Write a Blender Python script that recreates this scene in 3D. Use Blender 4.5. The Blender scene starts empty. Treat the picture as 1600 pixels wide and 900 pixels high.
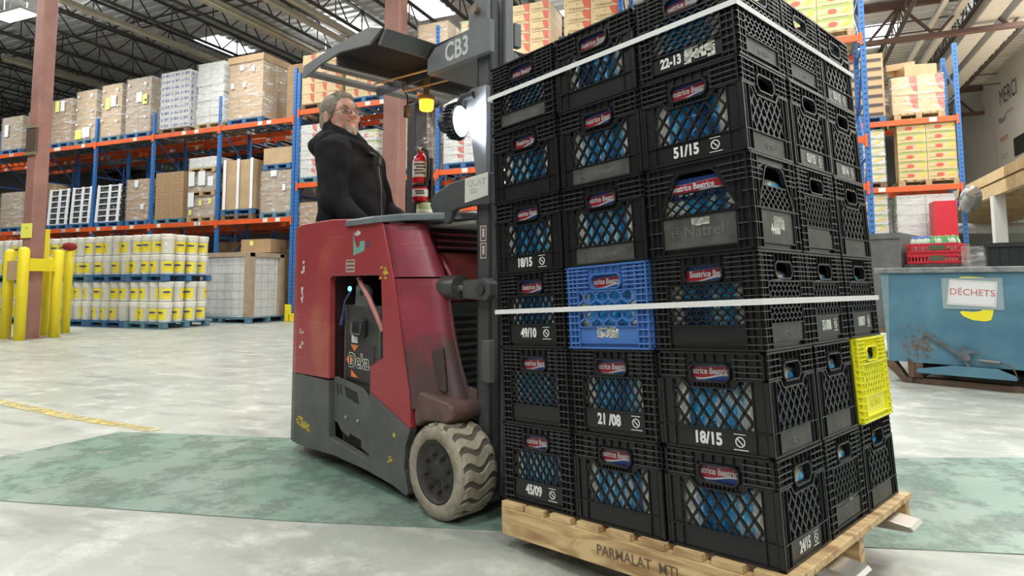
import bpy, bmesh, math, random
from mathutils import Vector, Matrix, Euler
from mathutils.geometry import tessellate_polygon
sc = bpy.context.scene
COL = sc.collection
R = math.radians
random.seed(7)

# ------------------------------------------------------------------ camera
PITCH, ROLL, YAW, CAM_H = 0.0839, -0.0031, 0.3962, 0.98
cam_data = bpy.data.cameras.new('camera')
cam = bpy.data.objects.new('camera', cam_data); COL.objects.link(cam)
cam_data.sensor_width = 36.0; cam_data.lens = 992.0/1600*36
cam_data.shift_y = -93.5/1600
cam_data.clip_end = 300; cam_data.clip_start = .05
_h = Vector((-math.sin(YAW), math.cos(YAW), 0)); _r = Vector((math.cos(YAW), math.sin(YAW), 0)); _z = Vector((0, 0, 1))
_f = _h*math.cos(PITCH) + _z*math.sin(PITCH); _u = _z*math.cos(PITCH) - _h*math.sin(PITCH)
_c, _s = math.cos(ROLL), math.sin(ROLL)
_rr = _r*_c + _u*_s; _uu = _u*_c - _r*_s
cam.matrix_world = Matrix(((_rr.x, _uu.x, -_f.x, 0), (_rr.y, _uu.y, -_f.y, 0), (_rr.z, _uu.z, -_f.z, CAM_H), (0, 0, 0, 1)))
sc.camera = cam

# ------------------------------------------------------------------ light and exposure
vs = sc.view_settings
vs.view_transform = 'Standard'; vs.look = 'None'; vs.gamma = 1.0; vs.use_curve_mapping = False
vs.exposure = 0.12
world = bpy.data.worlds.new('hall air'); sc.world = world; world.use_nodes = True
world.node_tree.nodes['Background'].inputs[0].default_value = (.86, .93, 1.0, 1)
world.node_tree.nodes['Background'].inputs[1].default_value = .25
sc.cycles.max_bounces = 6; sc.cycles.diffuse_bounces = 4; sc.cycles.glossy_bounces = 3
sc.cycles.transparent_max_bounces = 12; sc.cycles.transmission_bounces = 4
sc.cycles.sample_clamp_indirect = 4.0
try: sc.cycles.use_denoising = True
except Exception: pass
LAMP_W = 240.0; UP_F = .22
def area_lamp(x, y, z, w, sx=1.3, sy=.5, col=(1, .97, .92)):
    l = bpy.data.lights.new('lamp_light', 'AREA'); l.energy = w; l.shape = 'RECTANGLE'
    l.size = sx; l.size_y = sy; l.color = col
    o = bpy.data.objects.new('lamp_light', l); COL.objects.link(o); o.location = (x, y, z)
    return o
LAMP_SPOTS = [(-18.7, 10.1), (-10.5, 4.0), (-3.5, 4.0), (3.2, 4.6), (-6.2, 10.2), (1.0, 10.2), (-12.5, 10.3),
              (-8.0, -2.5), (-1.5, -2.2), (3.4, -3.0), (-4.0, -7.5), (2.5, -8.0), (-25.0, 10.0), (3.5, 14.8), (-4.5, 15.8), (-12.5, 15.8), (-16.5, 4.0), (6.6, 12.0), (5.2, 9.0), (.3, 19.5), (6.6, 18.3), (7.1, 21.0)]  # last five are unseen lamps added to brighten the right wall

# ------------------------------------------------------------------ materials
MATS = {}
def _nt(name):
    m = bpy.data.materials.new(name); m.use_nodes = True
    nt = m.node_tree; return m, nt, nt.nodes['Principled BSDF']
def mat(name, col, rough=.6, metal=0., var=.0, vscale=6., bump=0., bscale=40., spec=None, col2=None, emis=None, estr=0., detail=4., lo=.35, hi=.65, alpha=None):
    if name in MATS: return MATS[name]
    m, nt, b = _nt(name); N = nt.nodes; L = nt.links
    c = (*col, 1)
    b.inputs['Base Color'].default_value = c
    b.inputs['Roughness'].default_value = rough; b.inputs['Metallic'].default_value = metal
    if spec is not None: b.inputs['Specular IOR Level'].default_value = spec
    if emis: b.inputs['Emission Color'].default_value = (*emis, 1); b.inputs['Emission Strength'].default_value = estr
    tc = N.new('ShaderNodeTexCoord')
    if var or col2:
        n = N.new('ShaderNodeTexNoise'); n.inputs['Scale'].default_value = vscale; n.inputs['Detail'].default_value = detail
        n.inputs['Roughness'].default_value = .65
        L.new(tc.outputs['Object'], n.inputs['Vector'])
        r = N.new('ShaderNodeValToRGB'); r.color_ramp.elements[0].position = lo; r.color_ramp.elements[1].position = hi
        d = col2 if col2 else tuple(max(0, x*(1-var)) for x in col)
        r.color_ramp.elements[0].color = (*d, 1); r.color_ramp.elements[1].color = c
        L.new(n.outputs['Fac'], r.inputs['Fac']); L.new(r.outputs['Color'], b.inputs['Base Color'])
    if bump:
        n2 = N.new('ShaderNodeTexNoise'); n2.inputs['Scale'].default_value = bscale; n2.inputs['Detail'].default_value = 3
        L.new(tc.outputs['Object'], n2.inputs['Vector'])
        bp = N.new('ShaderNodeBump'); bp.inputs['Strength'].default_value = bump; bp.inputs['Distance'].default_value = .01
        L.new(n2.outputs['Fac'], bp.inputs['Height']); L.new(bp.outputs['Normal'], b.inputs['Normal'])
    MATS[name] = m; return m

# ------------------------------------------------------------------ mesh builder
class MB:
    def __init__(s): s.v = []; s.f = []; s.mi = []; s.sm = []; s.cur = 0
    def add(s, vs_, fs, smooth=False):
        o = len(s.v); s.v += [tuple(p) for p in vs_]; s.f += [tuple(i+o for i in f) for f in fs]
        s.mi += [s.cur]*len(fs); s.sm += [smooth]*len(fs)
    def mark(s): return len(s.v)
    def xf(s, i0, M):
        for i in range(i0, len(s.v)): s.v[i] = tuple(M @ Vector(s.v[i]))
    def box(s, x0, x1, y0, y1, z0, z1):
        if x0 > x1: x0, x1 = x1, x0
        if y0 > y1: y0, y1 = y1, y0
        if z0 > z1: z0, z1 = z1, z0
        s.add([(x0,y0,z0),(x1,y0,z0),(x1,y1,z0),(x0,y1,z0),(x0,y0,z1),(x1,y0,z1),(x1,y1,z1),(x0,y1,z1)],
              [(0,3,2,1),(4,5,6,7),(0,1,5,4),(1,2,6,5),(2,3,7,6),(3,0,4,7)])
        return s
    def bar(s, p, q, w, d, up=(0, 0, 1)):
        """box from p to q, w across, d along 'up'"""
        p = Vector(p); q = Vector(q); a = (q-p)
        if a.length < 1e-6: return s
        a.normalize(); u = Vector(up); u = u - a*u.dot(a)
        if u.length < 1e-4: u = Vector((1, 0, 0)) - a*a.x
        u.normalize(); n = a.cross(u)
        P = []
        for c in (p, q):
            for i, j in ((-1,-1),(1,-1),(1,1),(-1,1)): P.append(c + n*(i*w/2) + u*(j*d/2))
        s.add(P, [(0,3,2,1),(4,5,6,7),(0,1,5,4),(1,2,6,5),(2,3,7,6),(3,0,4,7)]); return s
    def tube(s, pts, r, n=10, closed=False, caps=True):
        pts = [Vector(p) for p in pts]; k = len(pts)
        rr = r if isinstance(r, (list, tuple)) else [r]*k
        t0 = (pts[1]-pts[0]).normalized(); ref = Vector((0,0,1)) if abs(t0.z) < .9 else Vector((1,0,0))
        u = (ref - t0*ref.dot(t0)).normalized(); V = []
        for i in range(k):
            if closed: t = (pts[(i+1)%k]-pts[i-1]).normalized()
            else: t = (pts[min(i+1,k-1)]-pts[max(i-1,0)]).normalized()
            u = (u - t*u.dot(t)).normalized(); w = t.cross(u)
            for j in range(n):
                a = 2*math.pi*j/n; V.append(pts[i] + (u*math.cos(a)+w*math.sin(a))*rr[i])
        F = []
        for i in range(k if closed else k-1):
            for j in range(n):
                a = i*n+j; b = i*n+(j+1)%n; c = ((i+1)%k)*n+(j+1)%n; d = ((i+1)%k)*n+j
                F.append((a,b,c,d))
        s.add(V, F, True)
        if caps and not closed:
            s.add(V[:n], [tuple(reversed(range(n)))]); s.add(V[-n:], [tuple(range(n))])
        return s
    def cyl(s, p, q, r, n=16, r2=None): return s.tube([p, q], [r, r if r2 is None else r2], n)
    def lathe(s, prof, n=24, c=(0,0,0), axis='z'):
        V = []; F = []
        for (r, z) in prof:
            for j in range(n):
                a = 2*math.pi*j/n; x, y = r*math.cos(a), r*math.sin(a)
                V.append((c[0]+x, c[1]+y, c[2]+z) if axis == 'z' else ((c[0]+x, c[1]+z, c[2]+y) if axis == 'y' else (c[0]+z, c[1]+x, c[2]+y)))
        for i in range(len(prof)-1):
            for j in range(n):
                q = (i*n+j, i*n+(j+1)%n, (i+1)*n+(j+1)%n, (i+1)*n+j)
                F.append(q if axis != 'y' else tuple(reversed(q)))
        s.add(V, F, True); return s
    def poly(s, pts, a0, a1, plane='xz'):
        """extrude polygon; plane 'xz' -> along y, 'xy' -> along z, 'yz' -> along x"""
        def P(p, a): return (p[0], a, p[1]) if plane == 'xz' else ((p[0], p[1], a) if plane == 'xy' else (a, p[0], p[1]))
        n = len(pts); V = [P(p, a0) for p in pts] + [P(p, a1) for p in pts]
        T = tessellate_polygon([[Vector((p[0], p[1], 0)) for p in pts]])
        F = []
        for t in T:
            F.append(tuple(t)); F.append(tuple(n+i for i in reversed(t)))
        for i in range(n):
            j = (i+1) % n; F.append((i, j, n+j, n+i))
        s.add(V, F); return s
    def loft(s, rings, caps=True, smooth=True, closed=True):
        n = len(rings[0]); V = [p for r in rings for p in r]; F = []
        for i in range(len(rings)-1):
            for j in range(n if closed else n-1):
                F.append((i*n+j, i*n+(j+1)%n, (i+1)*n+(j+1)%n, (i+1)*n+j))
        s.add(V, F, smooth)
        if caps:
            s.add(rings[0], [tuple(reversed(range(n)))]); s.add(rings[-1], [tuple(range(n))])
        return s
    def mesh(s, name, mats, fix=True):
        me = bpy.data.meshes.new(name); me.from_pydata(s.v, [], s.f)
        for m in (mats if isinstance(mats, (list, tuple)) else [mats]): me.materials.append(m)
        me.polygons.foreach_set('material_index', s.mi); me.polygons.foreach_set('use_smooth', s.sm)
        if fix:
            bm = bmesh.new(); bm.from_mesh(me); bmesh.ops.recalc_face_normals(bm, faces=bm.faces); bm.to_mesh(me); bm.free()
        me.update(); return me
    def build(s, name, mats, parent=None, loc=(0,0,0), rot=(0,0,0), bevel=0, fix=True, seg=2):
        me = s.mesh(name, mats, fix); o = bpy.data.objects.new(name, me); COL.objects.link(o)
        o.location = loc; o.rotation_euler = rot
        if parent: o.parent = parent
        if bevel:
            b = o.modifiers.new('bevel', 'BEVEL'); b.width = bevel; b.segments = seg; b.limit_method = 'ANGLE'; b.angle_limit = R(40)
            b.harden_normals = False
        return o
def tag(o, label=None, cat=None, group=None, kind=None):
    if label: o['label'] = label
    if cat: o['category'] = cat
    if group: o['group'] = group
    if kind: o['kind'] = kind
    return o
def empty(name, loc=(0,0,0), rz=0, label=None, cat=None, group=None):
    o = bpy.data.objects.new(name, None); COL.objects.link(o); o.location = loc; o.rotation_euler = (0,0,rz)
    o.empty_display_size = .1
    return tag(o, label, cat, group)
def copy_tree(o, parent=None):
    kids = list(o.children)
    c = o.copy(); COL.objects.link(c)
    if parent: c.parent = parent; c.matrix_parent_inverse = o.matrix_parent_inverse
    for ch in kids: copy_tree(ch, c)
    return c
def text_mesh(name, txt, size, m, parent=None, depth=.0006, M=None, align='CENTER', squeeze=1.0, bold=0.0):
    cu = bpy.data.curves.new(name, 'FONT'); cu.body = txt; cu.size = size; cu.extrude = depth
    cu.align_x = align; cu.align_y = 'CENTER'; cu.offset = bold; cu.resolution_u = 3
    o = bpy.data.objects.new(name, cu); COL.objects.link(o)
    bpy.context.view_layer.update()
    me = bpy.data.meshes.new_from_object(o)
    COL.objects.unlink(o); bpy.data.objects.remove(o)
    me.name = name
    for v in me.vertices: v.co.x *= squeeze
    if M is not None: me.transform(M)
    me.materials.clear(); me.materials.append(m)
    t = bpy.data.objects.new(name, me); COL.objects.link(t)
    if parent: t.parent = parent
    return t
# text standing on a wall that faces -Y (read from the -Y side)
def face_y(x, y, z): return Matrix.Translation((x, y, z)) @ Matrix.Rotation(R(90), 4, 'X')
# text on a wall that faces +X
def face_x(x, y, z): return Matrix.Translation((x, y, z)) @ Matrix.Rotation(R(90), 4, 'Z') @ Matrix.Rotation(R(90), 4, 'X')
def face_nx(x, y, z): return Matrix.Translation((x, y, z)) @ Matrix.Rotation(R(-90), 4, 'Z') @ Matrix.Rotation(R(90), 4, 'X')
# ------------------------------------------------------------------ the hall
def concrete():
    m, nt, b = _nt('polished concrete'); N = nt.nodes; L = nt.links
    tc = N.new('ShaderNodeTexCoord')
    def noise(sc_, det, vec=None, rough=.6, stretch=None):
        n = N.new('ShaderNodeTexNoise'); n.inputs['Scale'].default_value = sc_; n.inputs['Detail'].default_value = det
        n.inputs['Roughness'].default_value = rough
        if stretch:
            mp = N.new('ShaderNodeMapping'); mp.inputs['Scale'].default_value = stretch; mp.inputs['Rotation'].default_value = (0, 0, .5)
            L.new(tc.outputs['Object'], mp.inputs['Vector']); L.new(mp.outputs['Vector'], n.inputs['Vector'])
        else: L.new(tc.outputs['Object'], n.inputs['Vector'])
        return n
    n1 = noise(.6, 8); n2 = noise(3.5, 10, rough=.75); n3 = noise(1.6, 7, stretch=(1, 3.5, 1)); n4 = noise(60, 3)
    r1 = N.new('ShaderNodeValToRGB'); e = r1.color_ramp.elements
    e[0].position = .3; e[0].color = (.27, .285, .255, 1); e[1].position = .62; e[1].color = (.41, .415, .37, 1)
    L.new(n1.outputs['Fac'], r1.inputs['Fac'])
    r2 = N.new('ShaderNodeValToRGB'); e = r2.color_ramp.elements
    e[0].position = .50; e[0].color = (0, 0, 0, 1); e[1].position = .66; e[1].color = (1, 1, 1, 1)
    L.new(n2.outputs['Fac'], r2.inputs['Fac'])
    mx = N.new('ShaderNodeMixRGB'); mx.inputs[2].default_value = (.55, .545, .50, 1); L.new(r2.outputs['Color'], mx.inputs[0]); L.new(r1.outputs['Color'], mx.inputs[1])
    r3 = N.new('ShaderNodeValToRGB'); e = r3.color_ramp.elements
    e[0].position = .52; e[0].color = (0, 0, 0, 1); e[1].position = .70; e[1].color = (.8, .8, .8, 1)
    L.new(n3.outputs['Fac'], r3.inputs['Fac'])
    mx2 = N.new('ShaderNodeMixRGB'); mx2.inputs[2].default_value = (.20, .215, .19, 1); L.new(r3.outputs['Color'], mx2.inputs[0]); L.new(mx.outputs['Color'], mx2.inputs[1])
    L.new(mx2.outputs['Color'], b.inputs['Base Color'])
    rr = N.new('ShaderNodeMapRange'); rr.inputs['To Min'].default_value = .22; rr.inputs['To Max'].default_value = .5
    L.new(n2.outputs['Fac'], rr.inputs['Value']); L.new(rr.outputs['Result'], b.inputs['Roughness'])
    bp = N.new('ShaderNodeBump'); bp.inputs['Strength'].default_value = .08; bp.inputs['Distance'].default_value = .01
    L.new(n4.outputs['Fac'], bp.inputs['Height']); L.new(bp.outputs['Normal'], b.inputs['Normal'])
    return m
def worn_paint(name, col, col2, lo, hi, scale, alpha_min=0.):
    m, nt, b = _nt(name); N = nt.nodes; L = nt.links
    tc = N.new('ShaderNodeTexCoord'); n = N.new('ShaderNodeTexNoise'); n.inputs['Scale'].default_value = scale; n.inputs['Detail'].default_value = 10; n.inputs['Roughness'].default_value = .7
    L.new(tc.outputs['Object'], n.inputs['Vector'])
    n2 = N.new('ShaderNodeTexNoise'); n2.inputs['Scale'].default_value = scale*.6; n2.inputs['Detail'].default_value = 6
    L.new(tc.outputs['Object'], n2.inputs['Vector'])
    r2 = N.new('ShaderNodeValToRGB'); r2.color_ramp.elements[0].color = (*col2, 1); r2.color_ramp.elements[1].color = (*col, 1)
    r2.color_ramp.elements[0].position = .4; r2.color_ramp.elements[1].position = .6
    L.new(n2.outputs['Fac'], r2.inputs['Fac']); L.new(r2.outputs['Color'], b.inputs['Base Color'])
    r = N.new('ShaderNodeMapRange'); r.inputs['From Min'].default_value = lo; r.inputs['From Max'].default_value = hi
    r.inputs['To Min'].default_value = 1.; r.inputs['To Max'].default_value = alpha_min
    L.new(n.outputs['Fac'], r.inputs['Value']); L.new(r.outputs['Result'], b.inputs['Alpha'])
    b.inputs['Roughness'].default_value = .35
    return m
def struct(name, mb, m, **k):
    o = mb.build(name, m, **k); o['kind'] = 'structure'; return o
CEIL = 9.0
struct('floor', MB().box(-45, 8, -22, 42, -.3, 0), concrete())
deck_mat = mat('galvanised roof deck', (.62, .63, .63), .5, .1, var=.22, vscale=1.2)
d = MB()
y = -22.0
i = 0
while y < 42:                     # corrugated deck, ribs run along X
    d.add([(-45,y,CEIL),(8,y,CEIL),(8,y+.16,CEIL),(-45,y+.16,CEIL)], [(0,1,2,3)])
    d.add([(-45,y+.16,CEIL),(8,y+.16,CEIL),(8,y+.20,CEIL+.07),(-45,y+.20,CEIL+.07)], [(0,1,2,3)])
    d.add([(-45,y+.20,CEIL+.07),(8,y+.20,CEIL+.07),(8,y+.28,CEIL+.07),(-45,y+.28,CEIL+.07)], [(0,1,2,3)])
    d.add([(-45,y+.28,CEIL+.07),(8,y+.28,CEIL+.07),(8,y+.32,CEIL),(-45,y+.32,CEIL)], [(0,1,2,3)])
    y += .32
d.box(-45, 8, -22, 42.2, CEIL+.1, CEIL+.3)
struct('ceiling', d, deck_mat, fix=False)
wall_mat = mat('painted white wall', (.76, .75, .71), .8, var=.10, vscale=.5)
grey_wall = mat('grey block wall', (.34, .34, .33), .85, var=.2, vscale=.6)
struct('wall_right', MB().box(8, 8.3, -22, 42, 0, CEIL+.1), wall_mat)
struct('wall_left', MB().box(-45.3, -45, -22, 42, 0, CEIL+.1), grey_wall)
struct('wall_back', MB().box(-45, 8, 42, 42.3, 0, CEIL+.1), grey_wall)
struct('wall_front', MB().box(-45, 8, -22.3, -22, 0, CEIL+.1), wall_mat)

# roof joists: each one a thing of the roof structure
steel = mat('dark joist steel', (.085, .072, .068), .6, .3, var=.3, vscale=3)
def joist(x):
    m = MB(); zb, zt = 8.28, 8.93; y0, y1 = -6, 42
    for dx in (-.035, .035):
        m.box(x+dx-.03, x+dx+.03, y0, y1, zb, zb+.035); m.box(x+dx-.03, x+dx+.03, y0, y1, zt-.035, zt)
    y = y0; k = 0
    while y < y1-.5:
        m.bar((x, y, zb), (x, y+.6, zt), .03, .03); m.bar((x, y+.6, zt), (x, y+1.2, zb), .03, .03)
        m.bar((x, y+.6, zb), (x, y+.6, zt), .025, .025)
        y += 1.2
    return m
jx = [-40.2+1.62*k for k in range(30)]
for k, x in enumerate(jx):
    if x > 7.8: break
    o = struct('trim_%d' % (k+1), joist(x), steel); o['label'] = 'dark open web roof joist'
# bridging lines across the joists
m = MB()
for y in (4, 8.6, 12.3, 17.1, 21.5, 28.5, 34):
    m.bar((-45, y, 8.32), (8, y, 8.32), .035, .035); m.bar((-45, y+.5, 8.85), (8, y+.5, 8.85), .035, .035)
struct('trim_50', m, steel)
# main truss girders along X
gird = mat('dark red brown girder', (.11, .06, .052), .6, .2, var=.3, vscale=2)
for gi, gy in enumerate((9.3, 20.5, 31.0)):
    m = MB(); m.box(-45, 8, gy-.1, gy+.1, 8.75, 8.93); m.box(-45, 8, gy-.1, gy+.1, 7.75, 7.87)
    x = -45
    while x < 7.5:
        m.bar((x, gy, 7.8), (x+.85, gy, 8.8), .07, .07, (0,1,0)); m.bar((x+.85, gy, 8.8), (x+1.7, gy, 7.8), .07, .07, (0,1,0)); x += 1.7
    if gi: struct('trim_%d' % (60+gi), m, gird)
# floor paint
gp = worn_paint('worn green floor paint', (.165, .26, .205), (.22, .29, .245), .46, .68, 4.0, .1)
def line_pt(x, x0, y0, s): return (x, y0 + s*(x-x0))
top = [(-4.03, 2.95), (-2.80, 3.26), (.56, 4.14), (1.21, 4.41), (3.4, 5.1), (6.5, 6.1)]
bot = [(6.5, 4.5), (3.4, 3.55), (.9, 2.92), (-1.88, 2.14), (-3.3, 1.83), (-4.14, 1.64)]
o = MB().poly(top+bot, .0015, .003, 'xy').build('green_floor_paint', gp)
tag(o, 'band of worn green paint across the floor under the red truck', 'floor marking')
yp = worn_paint('worn yellow floor line paint', (.62, .48, .13), (.60, .52, .28), .42, .62, 9., .05)
o = MB().poly([(-9.5, 3.70), (-5.92, 3.24), (-4.9, 3.09), (-3.86, 3.02), (-3.84, 3.10), (-4.9, 3.20), (-5.92, 3.35), (-9.5, 3.82)], .0015, .0032, 'xy').build('yellow_floor_line', yp)
tag(o, 'worn yellow stripe painted on the concrete left of the green band', 'floor marking')

# heating tubes, ducts
cream = mat('cream painted reflector', (.52, .48, .38), .5, .1, var=.15, vscale=2)
def trough(name, x, y0, y1, w, h, z, m_, label, cat, group=None):
    t = MB(); t.poly([(x-w/2, z), (x-w/2*.55, z+h), (x+w/2*.55, z+h), (x+w/2, z), (x+w/2-.02, z), (x+w/2*.5, z+h-.02), (x-w/2*.5, z+h-.02), (x-w/2+.02, z)], y0, y1, 'xz')
    t.cyl((x, y0, z+.03), (x, y1, z+.03), .05, 10)
    return tag(t.build(name, m_), label, cat, group)
for (x, y0, y1, w, lab) in ((-16.6, 8.9, 21, .2, 'long cream heater tube hanging under the roof, second from the left'),
                            (-13.15, 9.0, 24, .36, 'wide cream heater reflector hanging under the roof above the tall tan load'),
                            (-11.75, 9.0, 24, .16, 'narrow cream pipe beside the wide heater reflector'),
                            (-11.2, 9.0, 24, .16, 'narrow cream pipe right of the wide heater reflector, nearest the column'),
                            (-22.6, 12, 25, .3, 'cream heater tube under the roof, lowest one left of the brown column')):
    trough('heater_tube', x, y0, y1, w, .14, 8.1, cream, lab, 'heater')
galv = mat('galvanised spiral duct', (.55, .56, .57), .32, .85, var=.2, vscale=3, bump=.3, bscale=3)
def spiral_duct(name, x, y0, y1, z, r, label):
    m = MB(); n = int((y1-y0)/.25); prof = []
    for k in range(n+1):
        yy = y0+(y1-y0)*k/n; prof += [(r, yy), (r+.012, yy+.02), (r, yy+.04)]
    m.lathe(prof, 24, (x, 0, z), 'y'); return tag(m.build(name, galv), label, 'duct')
spiral_duct('ventilation_duct', -31.5, 12, 34, 7.45, .42, 'fat silvery round duct under the roof at the far left')
spiral_duct('ventilation_duct', 2.1, 21.5, 30, 7.3, .4, 'silvery round duct behind the rack right of the crates')
white_duct = mat('pale painted duct', (.55, .54, .52), .5, .1, var=.1)
for x, w, z, lab in ((4.35, .14, 8.35, 'thin pale pipe, leftmost of the bundle under the roof at right'), (4.8, .2, 8.3, 'pale pipe second from left in the bundle under the roof at right'),
                  (5.45, .5, 8.0, 'wide pale duct in the bundle under the roof at right'), (6.15, .48, 8.0, 'wide pale duct, rightmost of the bundle under the roof')):
    tag(MB().box(x-w/2, x+w/2, 12, 34, z, z+w*.7).build('ceiling_duct', white_duct, bevel=.02), lab, 'duct')
# conduit drop / hoses near roof at left
hose = mat('dusty tan flexible duct', (.32, .28, .2), .8, var=.3, vscale=8)
m = MB(); m.tube([(-13.2, 9.6, 8.8), (-13.3, 9.6, 8.3), (-13.1, 9.6, 7.75), (-12.9, 9.6, 7.6)], .12, 10)
m.tube([(-12.9, 9.7, 8.78), (-12.6, 9.7, 8.75), (-12.45, 9.7, 8.4), (-12.45, 9.7, 7.85)], .12, 10)
m.box(-13.5, -12.3, 9.4, 9.9, 8.75, 8.92)
tag(m.build('flexible_duct', hose), 'dusty tan hose loops hanging from the roof left of the man', 'duct')

# columns
brown = mat('dusty brown column paint', (.33, .16, .125), .55, 0, col2=(.25, .115, .095), vscale=3)
def column(x, y, a, rz, lab, patch=False):
    c = empty('steel_column', (x, y, 0), rz, lab, 'column')
    m = MB(); h = a/2
    m.box(-h, h, -h, h, 0, 8.75); m.build('shaft', brown, c, bevel=.025)
    m = MB(); m.box(-h-.08, h+.08, -h-.08, h+.08, 0, .02); m.box(-h-.06, h+.06, -h-.06, h+.06, 8.6, 8.7)
    m.build('base_plate', brown, c)
    if patch:
        m = MB(); m.box(-h-.015, h+.01, -h-.02, -h+.02, 3.32, 3.78)
        m.build('cover_plate', mat('dark bronze plate', (.11, .065, .05), .5, .2), c)
        m = MB(); m.box(-h-.02, h+.015, -h-.03, -h, 3.28, 3.33); m.box(-h-.02, h+.015, -h-.03, -h, 3.77, 3.82)
        m.build('bracket', mat('olive bracket', (.2, .17, .09), .6), c)
        m = MB(); m.box(-.13, .17, -h-.02, -h-.012, 1.78, 2.04); s_ = m.build('sign', mat('yellow sign sheet', (.85, .8, .12), .5), c)
        tag(s_, 'yellow notice with a small dark mark')
        text_mesh('sign_mark', '>', .09, mat('sign ink', (.08, .08, .03), .6), s_, M=face_y(.03, -h-.0205, 1.95))
    return c
column(-12.35, 7.2, .25, 0, 'brown steel column standing between the yellow guard posts', True)
column(-5.75, 8.75, .29, R(6), 'dusty pink brown column rising behind the truck and its driver')
# guard posts
yel = mat('safety yellow paint', (.82, .66, .015), .45, 0, col2=(.76, .60, .02), vscale=6)
def post(x, y, h_, lab):
    m = MB(); m.lathe([(0,0),(.085,0),(.085,h_-.05),(.07,h_-.02),(.04,h_),(0,h_+.008)], 20)
    tag(m.build('guard_post', yel, loc=(x, y, 0)), lab, 'guard post')
post(-12.70, 7.03, 1.58, 'yellow guard post at the left edge of the picture')
post(-12.04, 6.88, 1.60, 'yellow guard post in front of the column foot, left end of the rail')
post(-12.15, 7.52, 1.58, 'yellow guard post right of the brown column, right end of the rail')
r_ = MB(); r_.bar((-12.02, 6.95, 1.30), (-12.13, 7.45, 1.30), .05, .22); tag(r_.build('guard_rail', yel), 'yellow cross rail between the two posts before the column', 'guard rail')
r_ = MB(); r_.bar((-12.66, 6.98, 1.2), (-12.12, 6.86, 1.2), .03, .34); tag(r_.build('rail_board', mat('tan board', (.5, .33, .18), .7)), 'tan board fixed between the two leftmost guard posts', 'board')
gp2 = MB().lathe([(0,0),(.075,0),(.075,1.40),(.055,1.46),(0,1.48)], 20).build('guard_post', yel, loc=(-12.72, 7.72, 0)); tag(gp2, 'thin yellow guard post half hidden behind the column foot', 'guard post')
r_ = MB(); r_.box(-12.90, -12.82, 7.68, 7.76, 0, 2.0); tag(r_.build('marker_stake', yel), 'thin yellow stake sticking up left of the brown column', 'stake')
gp3 = MB().lathe([(0,0),(.075,0),(.075,1.58),(.055,1.62),(0,1.63)], 20).build('guard_post', yel, loc=(-13.0, 8.25, 0)); tag(gp3, 'yellow guard post under the dark red cap', 'guard post')
r_ = MB(); r_.lathe([(0,0),(.09,.0),(.13,.05),(.11,.12),(.04,.15),(0,.15)], 12); tag(r_.build('cap', mat('dark red cloth', (.25, .015, .015), .8, bump=.3), loc=(-13.0, 8.25, 1.631)), 'dark red cap resting on a yellow guard post', 'cap')

# lamps
fix_mat = mat('white lamp housing', (.7, .7, .68), .4)
glow = mat('lit lamp diffuser', (1, 1, 1), .4, emis=(1, .98, .94), estr=14)
lamp_labels = []
def ceiling_lamp(x, y, z, lit=True, lab='', col=(.97, 1, .965), w=LAMP_W):
    c = empty('ceiling_lamp', (x, y, z), 0, lab, 'ceiling lamp')
    m = MB(); m.poly([(-.36, 0), (-.3, .1), (.3, .1), (.36, 0)], -.65, .65, 'yz') if False else m.box(-.65, .65, -.24, .24, .0, .09)
    m.build('housing', fix_mat, c, bevel=.02)
    m = MB(); m.box(-.62, .62, -.22, .22, -.012, 0); m.build('diffuser', glow if lit else fix_mat, c)
    m = MB()
    for dx in (-.5, .5): m.cyl((dx, 0, .09), (dx, 0, CEIL-z-.01), .012, 6)
    m.build('hanger', fix_mat, c)
    if lit:
        o = area_lamp(0, 0, -.04, w, 1.2, .4, col); o.parent = c
        o = area_lamp(0, 0, .13, w*UP_F, 1.2, .4, col); o.parent = c; o.rotation_euler = (math.pi, 0, 0)
    return c
LL = {0: 'bright lit lamp at the top left corner beside the brown column'}
for k, (x, y) in enumerate(LAMP_SPOTS):
    ceiling_lamp(x, y, 8.15, True, w=LAMP_W*(3.2 if y > 17.5 and x > 0 else 1.0), lab=LL.get(k, 'lit ceiling lamp over the hall at %s' % ['', 'the middle aisle left', 'the middle aisle', 'the right of the aisle', 'the rack aisle centre', 'the rack aisle right', 'the rack aisle left', 'the near left', 'the near middle', 'the near right', 'the far near side', 'the near corner', 'the far left aisle', 'the right rear aisle', 'the rear aisle', 'the rear aisle left', 'the left aisle', 'the mezzanine front, added wall light', 'the space before the mezzanine, added wall light', 'the aisle behind the banana cartons, added wall light', 'the mezzanine middle, added wall light', 'the mezzanine end, added wall light'][k]))
ceiling_lamp(-17.0, 9.9, 8.2, False, 'unlit white ceiling lamp just right of the brown column')
# mezzanine at right
wood = mat('pale sawn timber', (.55, .40, .22), .65, 0, col2=(.45, .31, .16), vscale=5)
mz = empty('mezzanine', (5, 20, 0), 0, 'timber mezzanine deck on a white post at the right edge', 'mezzanine')
m = MB(); m.box(-.1, .05, -8, 20, 3.02, 3.32); m.box(-.12, .07, -8, 20, 3.36, 3.6); m.build('edge_beam', wood, mz)
m = MB()
for k in range(40): m.box(.05, 2.9, -7.8+k*.55, -7.74+k*.55, 3.05, 3.36)
o = m.build('floor_joists', wood, mz); o['kind'] = 'stuff'
m = MB(); m.box(-.05, 2.9, -8, 20, 3.361, 3.4); m.build('deck', wood, mz)
for py_ in (-1.35, 8): MB().box(-.12, .13, py_, py_+.25, 0, 3.02).build('post', mat('white post paint', (.62, .61, .58), .5), mz)
wb = empty('sponsor_board', (7.96, 28, 0), 0, 'white thank you board with sponsor names high on the right wall', 'wall board')
m = MB(); m.box(-.04, 0, -5.5, 1.35, 5.15, 8.6); m.build('panel', mat('white board', (.74, .73, .70), .5), wb)
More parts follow.
